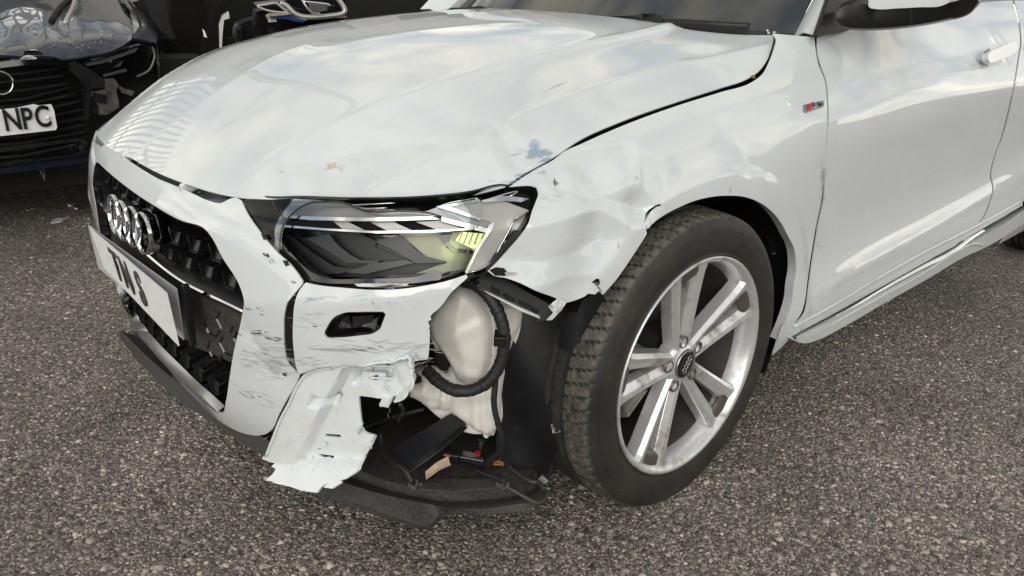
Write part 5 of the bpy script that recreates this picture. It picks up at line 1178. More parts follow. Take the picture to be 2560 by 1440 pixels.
# side glass and trims
BLT = lambda px, py: un(px, py, 'y', .728)
gb = [np.array([-.53, .728, .925]), np.array([-1.3, .735, .985]), np.array([-2.3, .73, 1.02]), np.array([-2.6, .68, 1.22]), np.array([-1.9, .60, 1.34]), np.array([-1.2, .60, 1.32])]
slab3('side_glass', gb, .004, SIDEGL, car); slab3('side_glass', [g_*[1, -1, 1] for g_ in gb][::-1], .004, SIDEGL, car)
sealpx = [(2031, 91), (2036, 80), (2050, 40), (2063, 0), (2092, -80), (2190, -100), (2170, 10), (2165, 60), (2131, 70), (2064, 86)]
seal = slab3('mirror_sail', [un(a, b_, 'y', .742) for a, b_ in sealpx], .008, BLACKPL, fdoor, .002)
slab3('sail_inset', [un(a, b_, 'y', .7425) for a, b_ in [(2046, 68), (2060, 42), (2078, 0), (2100, -40), (2108, -40), (2086, 10), (2066, 60), (2052, 72)]], .006, GLOSSBL, seal)
slab3('window_strip', [un(a, b_, 'y', .745) for a, b_ in [(2034, 92), (2131, 71), (2300, 32), (2526, -32), (2526, -44), (2300, 20), (2131, 60), (2040, 84)]], .006, GLOSSBL, fdoor)
m_top = pxrow([(2090, 27), (2112, 19), (2135, 13), (2166, 15), (2172, 20), (2182, 23), (2243, 22), (2300, 19), (2352, 16), (2372, 8), (2382, 0), (2440, -30)], 'y', (.79, 1.01), 6)
m_bot = pxrow([(2088, 36), (2095, 50), (2109, 61), (2125, 66), (2140, 67), (2211, 66), (2279, 59), (2330, 51), (2371, 42), (2400, 36), (2416, 30), (2446, -2)], 'y', (.79, 1.01), 6)
m_top, m_bot = resample(m_top, 50), resample(m_bot, 50)
mir = loft('door_mirror', [m_top+np.array([-.05, -.01, .012]), m_top, m_top*.4+m_bot*.6+np.array([.004, 0, 0]), m_bot, m_bot+np.array([-.03, -.01, -.004]), m_bot+np.array([-.11, -.03, .006])], 50, BLACKPL, car, .004, sharp=40)
mc = resample(pxrow([(2170, 10), (2172, 19), (2184, 22), (2243, 21), (2300, 18), (2352, 15), (2376, 4), (2388, -8), (2440, -36)], 'y', (.845, 1.012), 6), 40)
tt = np.linspace(0, 1, 40)[:, None]
loft('mirror_cap', [mc, mc+np.array([.006, 0, .03]), mc+np.array([-.004, -.004, .075]), mc+np.array([-.035, -.012, .108]), mc+np.array([-.085, -.02, .115]), mc+np.array([-.12, -.03, .10])], 40, PAINT, mir, .004)
loft('mirror_glass', [mc+np.array([-.118, -.03, .015]), mc+np.array([-.118, -.03, .10])], 30, CHROME, mir, .003)
tube('cap_repeater', resample(pxrow([(2372, 4), (2400, -4), (2440, -22)], 'y', (.965, 1.013), 6), 8)+np.array([.003, .002, .002]), .005, CRY, mir, 8, 6)
slab3('mirror_split', [un(2277, 22, 'y', .925)+np.array([.004, 0, 0]), un(2280, 22, 'y', .925)+np.array([.004, 0, 0]), un(2282, 60, 'y', .925)+np.array([.006, 0, 0]), un(2279, 60, 'y', .925)+np.array([.006, 0, 0])], .002, VOID, mir)
# wipers
wp = lambda x, y, v: un(900+x*.4297, y*.4297, 'x', v)
wa = slab3('wiper_arm', [wp(1290, 108, -.345), wp(1470, 96, -.345), wp(1600, 90, -.35), wp(1640, 80, -.35), (wp(1715, 78, -.355)), wp(1735, 86, -.355), wp(1752, 118, -.355), wp(1745, 136, -.355), wp(1560, 128, -.35)][::-1], .012, BLACKPL, car, .004)
tube('wiper_blade', [wp(1750, 124, -.37), wp(2000, 138, -.405), wp(2140, 147, -.43), wp(2265, 153, -.455)], .0085, BLACKPL, wa, 20, 10); tube('blade_spine', [wp(1756, 112, -.372), wp(2000, 125, -.408), wp(2140, 136, -.432), wp(2270, 147, -.457)], .004, GLOSSBL, wa, 20, 8)
box('arm_clip', wp(1636, 93, -.342), (.012, .02, .006), GLOSSBL, wa)
wa2 = slab3('wiper_arm', [wp(490, 62, -.294), wp(530, 44, -.294), wp(610, 44, -.294), wp(640, 40, -.294), wp(700, 34, -.294), wp(720, 42, -.294), wp(735, 62, -.294), wp(730, 72, -.294)][::-1], .012, BLACKPL, car, .004)
tube('wiper_blade', [wp(735, 60, -.296), wp(850, 70, -.298), wp(960, 77, -.30)], .006, BLACKPL, wa2, 14, 8)
slab3('washer_fin', [wp(940, 82, -.298), wp(962, 66, -.298), wp(972, 68, -.298), wp(972, 82, -.298)][::-1], .01, BLACKPL, car)
# crumbs of glass at the bonnet corner
for k_ in range(9):
    p = un(1925+random.uniform(-8, 14), 78+random.uniform(-6, 5), 'z', .925); box('glass_crumb', p, (.004, .004, .003), CRY, car, rot=(k_, k_*2, k_))
q = P3(HOOD, 1876, 196, .001); lathe('rusty_bolt', [(0, .005), (.004, .0045), (.005, 0)], q+np.array([0, .006, .002]), (0, .3, 1), 10, mat('rusty', (.22, .12, .06), .6, metal=.4), car)

# ------------------------------------------------------------------ scuffs, chips and scratches lying on the paint
def marks(name, surf, boxes_, m_, parent, off=.0025, seed=1):
    """thin slivers: (px, py, spread x, spread y, count, length, width, angle, angle spread)"""
    rg = np.random.RandomState(seed); Px = []; cnt = []
    for (cx, cy, sx, sy, n_, ln, wd, an, asp) in boxes_:
        for i in range(n_):
            x, y = cx+rg.randn()*sx, cy+rg.randn()*sy; a = math.radians(an+rg.randn()*asp); l = ln*rg.uniform(.3, 1.3); w_ = wd*rg.uniform(.35, 1.2)
            k_ = 5; up_, dn_ = [], []
            for j in range(k_+1):
                t = j/k_; px, py = x+(t-.5)*l*math.cos(a), y+(t-.5)*l*math.sin(a)+rg.randn()*w_*.3; hw_ = w_*.5*math.sin(PI*(.08+.84*t))*rg.uniform(.5, 1.2)
                up_.append((px-hw_*math.sin(a), py+hw_*math.cos(a))); dn_.append((px+hw_*math.sin(a), py-hw_*math.cos(a)))
            Px += up_+dn_; cnt.append(k_+1)
    h_ = surf.hit(Px); P = surf.P(h_[:, 0], h_[:, 1], off); F = []; b0 = 0
    for c in cnt:
        for j in range(c-1): F.append((b0+j, b0+j+1, b0+c+j+1, b0+c+j))
        b0 += 2*c
    o = mesh(name, P, F, m_, parent, False); o['kind'] = 'stuff'; return o
SCD = mat('scuff_dark', (.10, .10, .105), .6); SCG = mat('scuff_grey', (.38, .38, .385), .6); SCB = mat('scuff_blue', (.27, .39, .50), .5); CHIP = mat('chip_black', (.02, .02, .022), .5); FILL = mat('bare_filler', (.55, .50, .36), .7)
marks('blue_scuff', HOOD, [(1342, 384, 15, 5, 44, 30, 2.2, -12, 8), (1338, 366, 7, 7, 24, 18, 2., -40, 14), (1365, 400, 9, 4, 14, 20, 1.8, -25, 10), (1288, 453, 20, 3, 22, 24, 1.6, -12, 8), (1310, 441, 12, 3, 10, 18, 1.5, -20, 8)], SCB, hood, .0012, 3)
marks('dark_scratch', HOOD, [(1356, 378, 10, 4, 12, 16, 1.6, 20, 30), (1390, 216, 2, 1, 2, 60, 1.2, -24, 1), (700, 432, 8, 4, 2, 10, 3, 10, 10)], SCG, hood, .0013, 5)
marks('filler_scuff', HOOD, [(830, 415, 9, 6, 22, 14, 3, -10, 30), (888, 402, 8, 3, 5, 9, 1.4, -10, 20)], FILL, hood, .0012, 6)
marks('dark_scratch', SIDE, [(680, 905, 30, 15, 56, 44, 1.4, 14, 8), (640, 890, 22, 14, 26, 36, 1.3, 22, 8), (660, 850, 24, 10, 12, 40, 1.2, 8, 8), (660, 1000, 28, 26, 12, 34, 1.4, 32, 10), (700, 930, 22, 12, 24, 30, 2., 20, 16), (1000, 870, 40, 8, 14, 70, 1.6, 10, 8)], SCG, bumper, .0018, 7)
marks('black_scratch', SIDE, [(640, 830, 18, 3, 9, 22, 2.6, 18, 8), (690, 844, 10, 3, 6, 18, 2.8, 8, 12), (712, 936, 5, 2, 3, 14, 4, 12, 6), (660, 770, 10, 8, 3, 14, 1.6, 12, 10), (622, 772, 4, 1, 3, 14, 2, 4, 6), (632, 992, 10, 4, 4, 10, 2, 20, 10)], CHIP, bumper, .002, 8)
marks('paint_chip', SIDE, [(668, 640, 2, 4, 3, 12, 5, 60, 12), (684, 655, 3, 4, 3, 16, 1.4, 60, 6), (735, 704, 3, 2, 2, 12, 2, 40, 6)], CHIP, bumper, .002, 9)
marks('dark_scratch', SIDE, [(830, 745, 60, 4, 12, 40, 1.2, -4, 5), (900, 868, 70, 10, 34, 60, 1.8, 4, 6), (770, 800, 26, 12, 12, 30, 1.3, 5, 8), (1030, 880, 30, 12, 26, 44, 2., -8, 12), (960, 760, 30, 6, 8, 16, 1.6, 70, 10), (780, 905, 20, 8, 16, 30, 2.2, -6, 8), (1040, 760, 16, 10, 6, 18, 1.4, 30, 20)], SCG, bcorner, .0035, 10)
marks('black_scratch', SIDE, [(796, 812, 12, 2, 4, 12, 1.6, -2, 6), (1078, 816, 3, 2, 2, 12, 3, -8, 6), (940, 868, 10, 3, 4, 30, 1.5, 16, 4), (1048, 888, 5, 2, 3, 10, 1.6, -30, 10)], CHIP, bcorner, .0037, 11)
marks('blue_scuff', SIDE, [(775, 748, 12, 3, 10, 24, 1.6, -20, 8), (985, 720, 8, 1, 4, 14, 1.4, 0, 5)], mat('scuff_pale_blue', (.36, .44, .52), .6), bcorner, .0035, 12)
marks('dark_scratch', SIDE, [(1352, 430, 8, 5, 12, 12, 2, -10, 30), (1390, 460, 4, 3, 6, 8, 3.4, 60, 20), (1375, 500, 14, 6, 7, 20, 1.3, 10, 15), (1330, 632, 8, 4, 3, 12, 1.2, 5, 8), (1450, 630, 40, 20, 8, 12, 1., 10, 20), (1545, 615, 2, 8, 3, 18, 1.6, 80, 5), (1500, 590, 30, 20, 6, 12, 1., 0, 20)], SCG, wing, .0012, 13)
marks('black_scratch', SIDE, [(1388, 458, 3, 5, 7, 10, 4, 70, 20), (1595, 448, 2, 3, 2, 8, 2, 80, 10), (1626, 570, 1, 12, 2, 26, 1.5, 95, 3)], mat('scuff_slate', (.10, .13, .14), .5), wing, .0014, 14)
marks('dirt_streak', SIDE, [(2056, 470, 3, 30, 30, 14, 1.6, 95, 5), (2045, 560, 4, 30, 10, 14, 1.4, 100, 8), (2020, 700, 6, 30, 8, 10, 1.6, 100, 20), (1830, 468, 4, 8, 3, 12, 1.4, 90, 6)], SCG, wing, .0012, 15)
marks('dirt_streak', SIDE, [(2064, 400, 2, 40, 14, 12, 1.4, 95, 4), (2200, 600, 120, 70, 90, 16, .9, -14, 6), (2300, 450, 120, 90, 30, 16, .7, -14, 6), (2080, 745, 20, 6, 6, 20, 1.2, -30, 8)], mat('dirt_pale', (.55, .54, .52), .7), fdoor, .0045, 16)
marks('dark_scratch', TB, [(800, 1060, 50, 60, 16, 18, 1., 0, 60), (700, 1100, 20, 10, 5, 40, 1., -30, 8), (760, 1180, 30, 6, 14, 30, 1.2, -20, 20), (960, 960, 20, 30, 14, 14, 1.1, 20, 50), (780, 1140, 5, 3, 2, 12, 3, 20, 20)], SCG, tornp, .006, 17)

# ================================================================== GROUND
def asphalt():
    m_, nt, b = nodes('worn_asphalt'); L_ = nt.links; t = nt.nodes.new('ShaderNodeTexCoord')
    vo = nt.nodes.new('ShaderNodeTexVoronoi'); vo.inputs['Scale'].default_value = 120; vo.inputs['Randomness'].default_value = 1
    nz = nt.nodes.new('ShaderNodeTexNoise'); nz.inputs['Scale'].default_value = 260; nz.inputs['Detail'].default_value = 6
    big = nt.nodes.new('ShaderNodeTexNoise'); big.inputs['Scale'].default_value = 2.2; big.inputs['Detail'].default_value = 6
    for n_ in (vo, nz, big): L_.new(t.outputs['Object'], n_.inputs['Vector'])
    r_ = nt.nodes.new('ShaderNodeValToRGB'); e = r_.color_ramp.elements; e[0].position = 0; e[0].color = (0.082, 0.071, 0.063, 1); e[1].position = 1; e[1].color = (0.430, 0.380, 0.313, 1)
    k = r_.color_ramp.elements.new(.45); k.color = (0.179, 0.157, 0.140, 1); k = r_.color_ramp.elements.new(.8); k.color = (0.261, 0.230, 0.205, 1)
    sp = nt.nodes.new('ShaderNodeSeparateColor'); L_.new(vo.outputs['Color'], sp.inputs[0]); L_.new(sp.outputs[0], r_.inputs[0])
    mx_ = nt.nodes.new('ShaderNodeMixRGB'); mx_.blend_type = 'MULTIPLY'; mx_.inputs[0].default_value = .9
    r2_ = nt.nodes.new('ShaderNodeMapRange'); r2_.inputs['From Min'].default_value = .3; r2_.inputs['From Max'].default_value = .7; r2_.inputs['To Min'].default_value = .62; r2_.inputs['To Max'].default_value = 1.15
    L_.new(big.outputs[0], r2_.inputs[0]); L_.new(r_.outputs[0], mx_.inputs[1]); L_.new(r2_.outputs[0], mx_.inputs[2])
    L_.new(mx_.outputs[0], b.inputs['Base Color']); b.inputs['Roughness'].default_value = .75
    ad = nt.nodes.new('ShaderNodeMath'); ad.operation = 'MULTIPLY_ADD'; ad.inputs[1].default_value = -1.2; L_.new(vo.outputs['Distance'], ad.inputs[0]); L_.new(nz.outputs[0], ad.inputs[2])
    bm_ = nt.nodes.new('ShaderNodeBump'); bm_.inputs['Strength'].default_value = 1.; bm_.inputs['Distance'].default_value = .006; L_.new(ad.outputs[0], bm_.inputs['Height']); L_.new(bm_.outputs[0], b.inputs['Normal'])
    return m_
ASP = asphalt()
gr = mesh('ground', [(-60, -60, 0), (60, -60, 0), (60, 60, 0), (-60, 60, 0)], [(0, 1, 2, 3)], ASP, None, False); gr['kind'] = 'structure'
# aggregate standing proud of the binder, only where the camera can tell stones apart
def stones():
    rg = np.random.RandomState(5); base = []
    n_ = 7
    P = []
    tries = 420000
    # sample in the ground area seen, denser close by
    px = rg.uniform(-60, 2620, tries); py = 420+(1500-420)*rg.uniform(0, 1, tries)**.8
    d = FW[None]+((px-1280)/FPX)[:, None]*RT-((py-720)/FPX)[:, None]*UP; t = -CAM[2]/d[:, 2]; G = CAM+t[:, None]*d
    ok = (t > 0) & (t < 4.6) & ~((G[:, 0] < .36) & (np.abs(G[:, 1]) < .62) & (G[:, 0] > -3))
    G = G[ok]; t = t[ok]; keep = rg.rand(len(G)) < np.clip(1.0, 0, 1); G = G[keep][:125000]; N_ = len(G)
    sz = np.clip(rg.lognormal(math.log(.0025), .48, N_), .0012, .0115); az = rg.uniform(0, 2*PI, N_); el = rg.uniform(.55, 1, N_); h_ = sz*rg.uniform(.12, .45, N_)
    K = 5; ang = np.linspace(0, 2*PI, K, endpoint=False)
    V = np.zeros((N_, 2*K+1, 3)); jr = rg.uniform(.5, 1.35, (N_, K))
    for k in range(K):
        lx = sz*jr[:, k]*math.cos(ang[k]); ly = sz*el*jr[:, k]*math.sin(ang[k])
        V[:, k, 0] = G[:, 0]+lx*np.cos(az)-ly*np.sin(az); V[:, k, 1] = G[:, 1]+lx*np.sin(az)+ly*np.cos(az); V[:, k, 2] = -.0008
        s_ = rg.uniform(.5, .9, N_); V[:, K+k, 0] = G[:, 0]+s_*(lx*np.cos(az)-ly*np.sin(az)); V[:, K+k, 1] = G[:, 1]+s_*(lx*np.sin(az)+ly*np.cos(az)); V[:, K+k, 2] = h_*rg.uniform(.5, 1.15, N_)
    V[:, 2*K] = G; V[:, 2*K, 2] = h_*1.05
    F = []
    for k in range(K):
        k2 = (k+1) % K; F += [(k, k2, K+k2), (k, K+k2, K+k), (K+k, K+k2, 2*K)]
    NV = 2*K+1; F = np.array(F); FF = (F[None]+(np.arange(N_)*NV)[:, None, None]).reshape(-1, 3)
    me = bpy.data.meshes.new('asphalt_aggregate'); me.vertices.add(N_*NV); me.vertices.foreach_set('co', V.ravel()); nl = len(FF)*3
    me.loops.add(nl); me.loops.foreach_set('vertex_index', FF.ravel().astype(np.int32)); me.polygons.add(len(FF)); me.polygons.foreach_set('loop_start', np.arange(0, nl, 3, dtype=np.int32)); me.polygons.foreach_set('loop_total', np.full(len(FF), 3, np.int32)); me.update(); me.validate()
    col = rg.rand(N_); at = me.attributes.new('tone', 'FLOAT', 'POINT'); at.data.foreach_set('value', np.repeat(col, NV))
    m_, nt, b = nodes('aggregate_stone'); L_ = nt.links; an = nt.nodes.new('ShaderNodeAttribute'); an.attribute_name = 'tone'
    r_ = nt.nodes.new('ShaderNodeValToRGB'); e = r_.color_ramp.elements; e[0].position = 0; e[0].color = (0.056, 0.049, 0.044, 1); e[1].position = 1; e[1].color = (0.512, 0.450, 0.361, 1)
    for p_, c_ in ((.28, (0.149, 0.130, 0.117)), (.6, (0.287, 0.253, 0.225)), (.85, (0.440, 0.392, 0.332)), (.95, (0.676, 0.600, 0.488))): k = r_.color_ramp.elements.new(p_); k.color = (*c_, 1)
    L_.new(an.outputs['Fac'], r_.inputs[0])
    t_ = nt.nodes.new('ShaderNodeTexCoord'); n_ = nt.nodes.new('ShaderNodeTexNoise'); n_.inputs['Scale'].default_value = 2.2; n_.inputs['Detail'].default_value = 6; L_.new(t_.outputs['Object'], n_.inputs['Vector'])
    mr = nt.nodes.new('ShaderNodeMapRange'); mr.inputs['From Min'].default_value = .3; mr.inputs['From Max'].default_value = .7; mr.inputs['To Min'].default_value = .62; mr.inputs['To Max'].default_value = 1.2; L_.new(n_.outputs[0], mr.inputs[0])
    mx_ = nt.nodes.new('ShaderNodeMixRGB'); mx_.blend_type = 'MULTIPLY'; mx_.inputs[0].default_value = 1; L_.new(r_.outputs[0], mx_.inputs[1]); L_.new(mr.outputs[0], mx_.inputs[2]); L_.new(mx_.outputs[0], b.inputs['Base Color'])
    b.inputs['Roughness'].default_value = .6
    o = link('asphalt_aggregate', me, m_, None, False); o['kind'] = 'stuff'; return o
stones()

# ================================================================== NAVY SALOON
NAVY, nt, b = nodes('navy_paint'); b.inputs['Base Color'].default_value = (.008, .011, .024, 1); b.inputs['Roughness'].default_value = .3; b.inputs['Coat Weight'].default_value = 1; b.inputs['Coat Roughness'].default_value = .02; b.inputs['Metallic'].default_value = 0
nav = thing('navy_saloon', 'dark navy car with wrecked nose, broken grille and creased bonnet, number plate ending NPC', 'car')
def nvr(pts, y, step=8): return pxrow(pts, 'y', y, step)
hr = [nvr([(-260, 160), (-60, 142), (0, 137), (75, 138), (110, 138), (140, 141), (160, 148), (172, 146), (210, 141), (260, 130), (300, 113), (328, 95)], -1.80),
      nvr([(-260, 140), (-60, 122), (0, 112), (75, 106), (120, 100), (150, 104), (172, 104), (210, 96), (260, 88), (305, 82), (332, 78)], -1.88),
      nvr([(-260, 105), (-60, 85), (0, 70), (75, 62), (120, 58), (140, 66), (172, 58), (210, 50), (260, 48), (312, 52), (336, 58)], -2.10),
      nvr([(-260, 60), (-60, 45), (0, 36), (75, 30), (128, 30), (150, 36), (172, 30), (210, 22), (260, 20), (312, 26), (334, 36)], -2.42),
      nvr([(-260, 20), (-60, 5), (0, 0), (75, -4), (150, -2), (172, 2), (186, -4), (210, -8), (250, -6), (300, 2), (322, 14)], -2.85),
      nvr([(-260, -20), (-60, -25), (0, -28), (75, -28), (140, -28), (175, -28), (210, -26), (250, -22), (285, -14), (308, -2)], -3.3)]
from mathutils import noise as MN
def crumple(V):
    V = V.copy(); 
    for i, p in enumerate(V):
        a = math.exp(-((p[0]-.25)/.45)**2)
        V[i, 2] += a*(.012*MN.noise(Vector((p[0]*5, p[1]*3, 1)))+.005*abs(MN.noise(Vector((p[0]*14, p[1]*8, 4)))))
    return V
def refine(rows, k=5):
    out = []; R_ = [resample(np.array(r), 90) for r in rows]
    A = np.array([path3([r[i] for r in R_], (len(R_)-1)*k+1) for i in range(90)])
    return [A[:, j] for j in range(A.shape[1])]
nb = loft('bonnet', refine(hr), 90, NAVY, nav, .01, fn=crumple)
YF = -1.80
box('underbody_occluder', (.40, -3.75, .42), (1.5, 3.5, .50), VOID, nav); box('cabin', (.40, -4.6, .95), (1.35, 1.6, .6), GLOSSBL, nav, bev=.2)  # black lower box added as an occluder to darken the ground below
for xx in (-.28, 1.08): lathe('wheel', [(-.11, .20), (-.11, .29), (-.09, .315), (.09, .315), (.11, .29), (.11, .20)], (xx, -2.7, .31), (1, 0, 0), 40, BLACKPL, nav)
NP = lambda off=0.: Plane((.46, YF+off, .43), (-.06, .998, 0))
def nv(name, pts, off, th, m_, parent=nav, bev=0., curve=False, step=.03):
    S = NP(off); return slab(name, S, pts, 0, th, m_, parent, step, bev, curve=curve)
nv('nose_backing', [(-260, 160), (165, 150), (230, 170), (330, 150), (390, 110), (395, 200), (330, 330), (240, 420), (-260, 460)], -.16, .05, VOID)
nv('lower_bumper', [(-260, 440), (0, 420), (150, 400), (222, 392), (226, 404), (150, 416), (0, 436), (-260, 458)], -.03, .10, NAVY, bev=.01)
cg = nv('grille_chrome', [(-260, 192), (0, 155), (60, 148), (130, 148), (150, 153), (172, 157), (176, 166), (166, 171), (140, 166), (100, 162), (60, 163), (0, 170), (-260, 210)], .05, .03, CHROME, bev=.003)
nv('grille_frame', [(176, 156), (185, 152), (225, 172), (262, 198), (258, 215), (228, 225), (222, 300), (214, 300), (216, 218), (190, 190), (170, 170)], -.02, .04, BLACKPL, bev=.004)
for i, (ya, yb) in enumerate([(182, 168), (200, 186), (224, 206), (246, 214), (262, 232), (284, 250), (303, 268), (322, 290), (340, 308), (356, 325), (372, 340), (388, 352)]):
    x1 = 150+10*min(i, 6) if i < 6 else 218
    nv('grille_slat', [(-260, ya+34), (-40, ya+6), (60, ya-2), (x1, yb), (x1+2, yb+5), (60, ya+4), (-40, ya+12), (-260, ya+40)], -.05+.008*(i % 3), .03, BLACKPL, nav, .002, step=.05)
ring = NP(.0)
q = ring.hit([(0, 207)])[0]; c = ring.P(np.array([q[0]]), np.array([q[1]]))[0]
lathe('emblem_ring', [(0, .044), (.006, .043), (.006, .038), (0, .038)], c, ring.n, 40, CHROME, nav, closed=True)
npx = [(-120, 286), (0, 272), (128, 261, 1), (132, 263), (134, 268, 1), (143, 318, 1), (142, 324), (138, 326, 1), (0, 339), (-110, 352)]
npl = nv('number_plate', [(-170, 292), (128, 261), (133, 265), (143, 318), (140, 325), (-160, 358)], .02, .01, PLATEW, nav, .002)
PS = NP(.026)
pa, pb_, pc_ = [PS.P(*[np.array([k]) for k in PS.hit([q_])[0]])[0] for q_ in ((0, 306), (100, 296), (4, 340))]
ax_ = (pb_-pa)/np.linalg.norm(pb_-pa); ay_ = np.array([0, 0, 1.])
def nplace(px, py):
    c = PS.P(*[np.array([k]) for k in PS.hit([(px, py)])[0]])[0]
    return lambda x, y, z: c+ax_*(x+y*-.02)+ay_*y+np.array(PS.n)*z
for ch, cx_, cy_, wd_ in (('N', 31, 302, .86), ('P', 68, 299, .85), ('C', 107, 294, .86)): text_obj('plate_letter', ch, .111, .001, nplace(cx_, cy_), GLOSSBL, npl, (wd_*.82, 1.0))
q = PS.hit([(120, 294)])[0]; lathe('plate_screw', [(0, .008), (.004, .006), (.005, 0)], PS.P(np.array([q[0]]), np.array([q[1]]))[0], PS.n, 12, PLATEW, npl)
nv('lower_chrome', [(-260, 454), (0, 408), (100, 396), (180, 386), (196, 380), (204, 366), (205, 350), (214, 348), (218, 356), (212, 376), (200, 388), (100, 403), (0, 416), (-260, 462)], .01, .02, CHROME, nav, .003)
nv('lower_grille_bar', [(-200, 400), (0, 370), (200, 345), (204, 352), (0, 380), (-200, 410)], -.02, .03, BLACKPL)
# headlight
nh = nv('headlight', [(212, 160), (260, 145), (330, 118), (372, 112), (386, 120), (388, 140), (380, 170), (366, 182), (342, 192), (300, 194), (262, 190), (240, 176)], -.06, .05, GLOSSBL, nav, .006, curve=True)
SLV = mat('lamp_silver', (.45, .44, .40), .3, metal=.7)
nv('light_strip', [(212, 160), (255, 150), (345, 120), (338, 130), (258, 158), (222, 165)], -.05, .012, SLV, nh); nv('light_strip', [(258, 187), (315, 172), (318, 178), (262, 192)], -.05, .012, SLV, nh)
nv('lamp_bezel', [(232, 172), (300, 150), (312, 152), (290, 172), (250, 184)], -.055, .01, LINER, nh); nv('lamp_glint', [(285, 168), (308, 152), (312, 156), (300, 166)], -.048, .006, SLV, nh)
sp_ = NP(-.04); tube('lamp_edge', [sp_.P(*[np.array([k]) for k in sp_.hit([q_])[0]])[0] for q_ in ((380, 118), (386, 140), (378, 166), (366, 180), (342, 191))], .005, SLV, nh, 24, 6)
nv('headlight_lens', [(214, 161), (260, 146), (330, 119), (372, 113), (386, 121), (388, 140), (380, 170), (366, 182), (342, 192), (300, 194), (262, 190), (240, 176)], -.035, .003, LENS, nh, curve=True)
# near wing shard
loft('wing', [nvr([(330, 95), (360, 100), (392, 106)], -1.86), nvr([(334, 60), (365, 66), (394, 84)], -2.0), nvr([(326, 20), (352, 30), (384, 58)], -2.3), nvr([(308, -5), (330, 5), (360, 34)], -2.7), nvr([(290, -20), (310, -12), (335, 10)], -3.2)], 20, NAVY, nav, .01)
loft('wing_side', [nvr([(392, 106), (400, 200), (380, 300), (300, 400)], -1.95), nvr([(396, 84), (420, 180), (400, 300), (320, 400)], -2.5)], 20, GLOSSBL, nav, .01)
nv('bonnet_seam', [(320, 10), (326, 14), (342, 60), (350, 98), (340, 104), (332, 100), (336, 60)], .05, .004, CHROME) if False else None
tube('wing_edge', [*nvr([(318, 0), (334, 20), (350, 60), (356, 88), (350, 104)], -1.98, 8)], .006, GLOSSBL, nav, 20, 6)
# bent crash beam end
cb_ = mat('bent_alloy', (.26, .25, .235), .4, metal=.7, noise=(22, (.08, .07, .06), .45, .7, 6), bump=(16, .6, .01))
nv('crash_beam', [(222, 230), (262, 224), (290, 226), (296, 250), (298, 268), (270, 286), (250, 288), (244, 262), (224, 240)], -.05, .08, cb_, nav, .012)
nv('crash_beam_bracket', [(262, 196), (286, 196), (296, 212), (290, 228), (262, 224)], -.06, .05, cb_, nav, .006); nv('bent_stay', [(292, 210), (312, 222), (336, 228), (330, 240), (305, 232)], -.10, .03, cb_, nav, .004)
nv('broken_mount', [(222, 190), (262, 200), (260, 218), (226, 222)], -.0, .03, BLACKPL, nav, .005); nv('broken_mount', [(240, 234), (268, 238), (266, 262), (236, 254)], .0, .03, BLACKPL, nav, .005)
nv('bonnet_latch', [(56, 138), (62, 128), (100, 128), (110, 138)], .05, .03, BLACKPL, nav); nv('latch_edge', [(54, 128), (60, 126), (98, 126), (100, 129), (58, 131)], .06, .01, CHROME, nav)
marks_n = mesh('bonnet_scratches', *(lambda rg: (lambda V, F: (V, F))(*[list(x) for x in zip()] if False else ([], [])))(0)) if False else None
def nmarks():
    rg = np.random.RandomState(3); dg = bpy.context.evaluated_depsgraph_get(); from mathutils.bvhtree import BVHTree
    vv = [v.co.copy() for v in nb.data.vertices]; bv = BVHTree.FromPolygons(vv, [tuple(p.vertices) for p in nb.data.polygons]); V = []; F = []
    def cast(px, py):
        d = pray(px, py); h_ = bv.ray_cast(Vector(CAM), Vector(d/np.linalg.norm(d))); return None if h_[0] is None else np.array(h_[0])+np.array([0, .004, .006])
    for cx, cy, sx, sy, n_, ln, wd in ((125, 88, 14, 10, 12, 9, 1.), (190, 112, 30, 8, 8, 9, .9), (245, 92, 8, 12, 8, 12, 1.2), (88, 82, 3, 4, 2, 14, 2.2), (145, 108, 12, 8, 6, 8, .9)):
        for i in range(n_):
            x, y, a, l, w_ = cx+rg.randn()*sx, cy+rg.randn()*sy, rg.uniform(0, PI), ln*rg.uniform(.3, 1.3), wd*rg.uniform(.4, 1)
            q_ = [cast(x+l/2*math.cos(a), y+l/2*math.sin(a)), cast(x-w_*math.sin(a), y+w_*math.cos(a)), cast(x-l/2*math.cos(a), y-l/2*math.sin(a)), cast(x+w_*math.sin(a), y-w_*math.cos(a))]
            if any(k is None for k in q_): continue
            F.append(tuple(range(len(V), len(V)+4))); V += q_
    o = mesh('scratch_marks', V, F, mat('scratch_white', (.36, .36, .38), .6), nb, False); o['kind'] = 'stuff'
    # a pale crease running up the bonnet and a black tear beside it
    for pts, r_, m_ in (([(163, 60), (170, 45), (182, 20), (188, 0)], .010, mat('crease_pale', (.45, .44, .42), .35, metal=.4)), ([(128, 56), (136, 40), (150, 22), (165, 8), (180, -2)], .012, VOID)):
        q_ = [cast(*p) for p in path(pts, 5)]; q_ = [p for p in q_ if p is not None]
        if len(q_) > 2: tube('bonnet_crease', np.array(q_)-np.array([0, .004, .006])*.3, r_, m_, nb, len(q_), 6, interp=False)
nmarks()

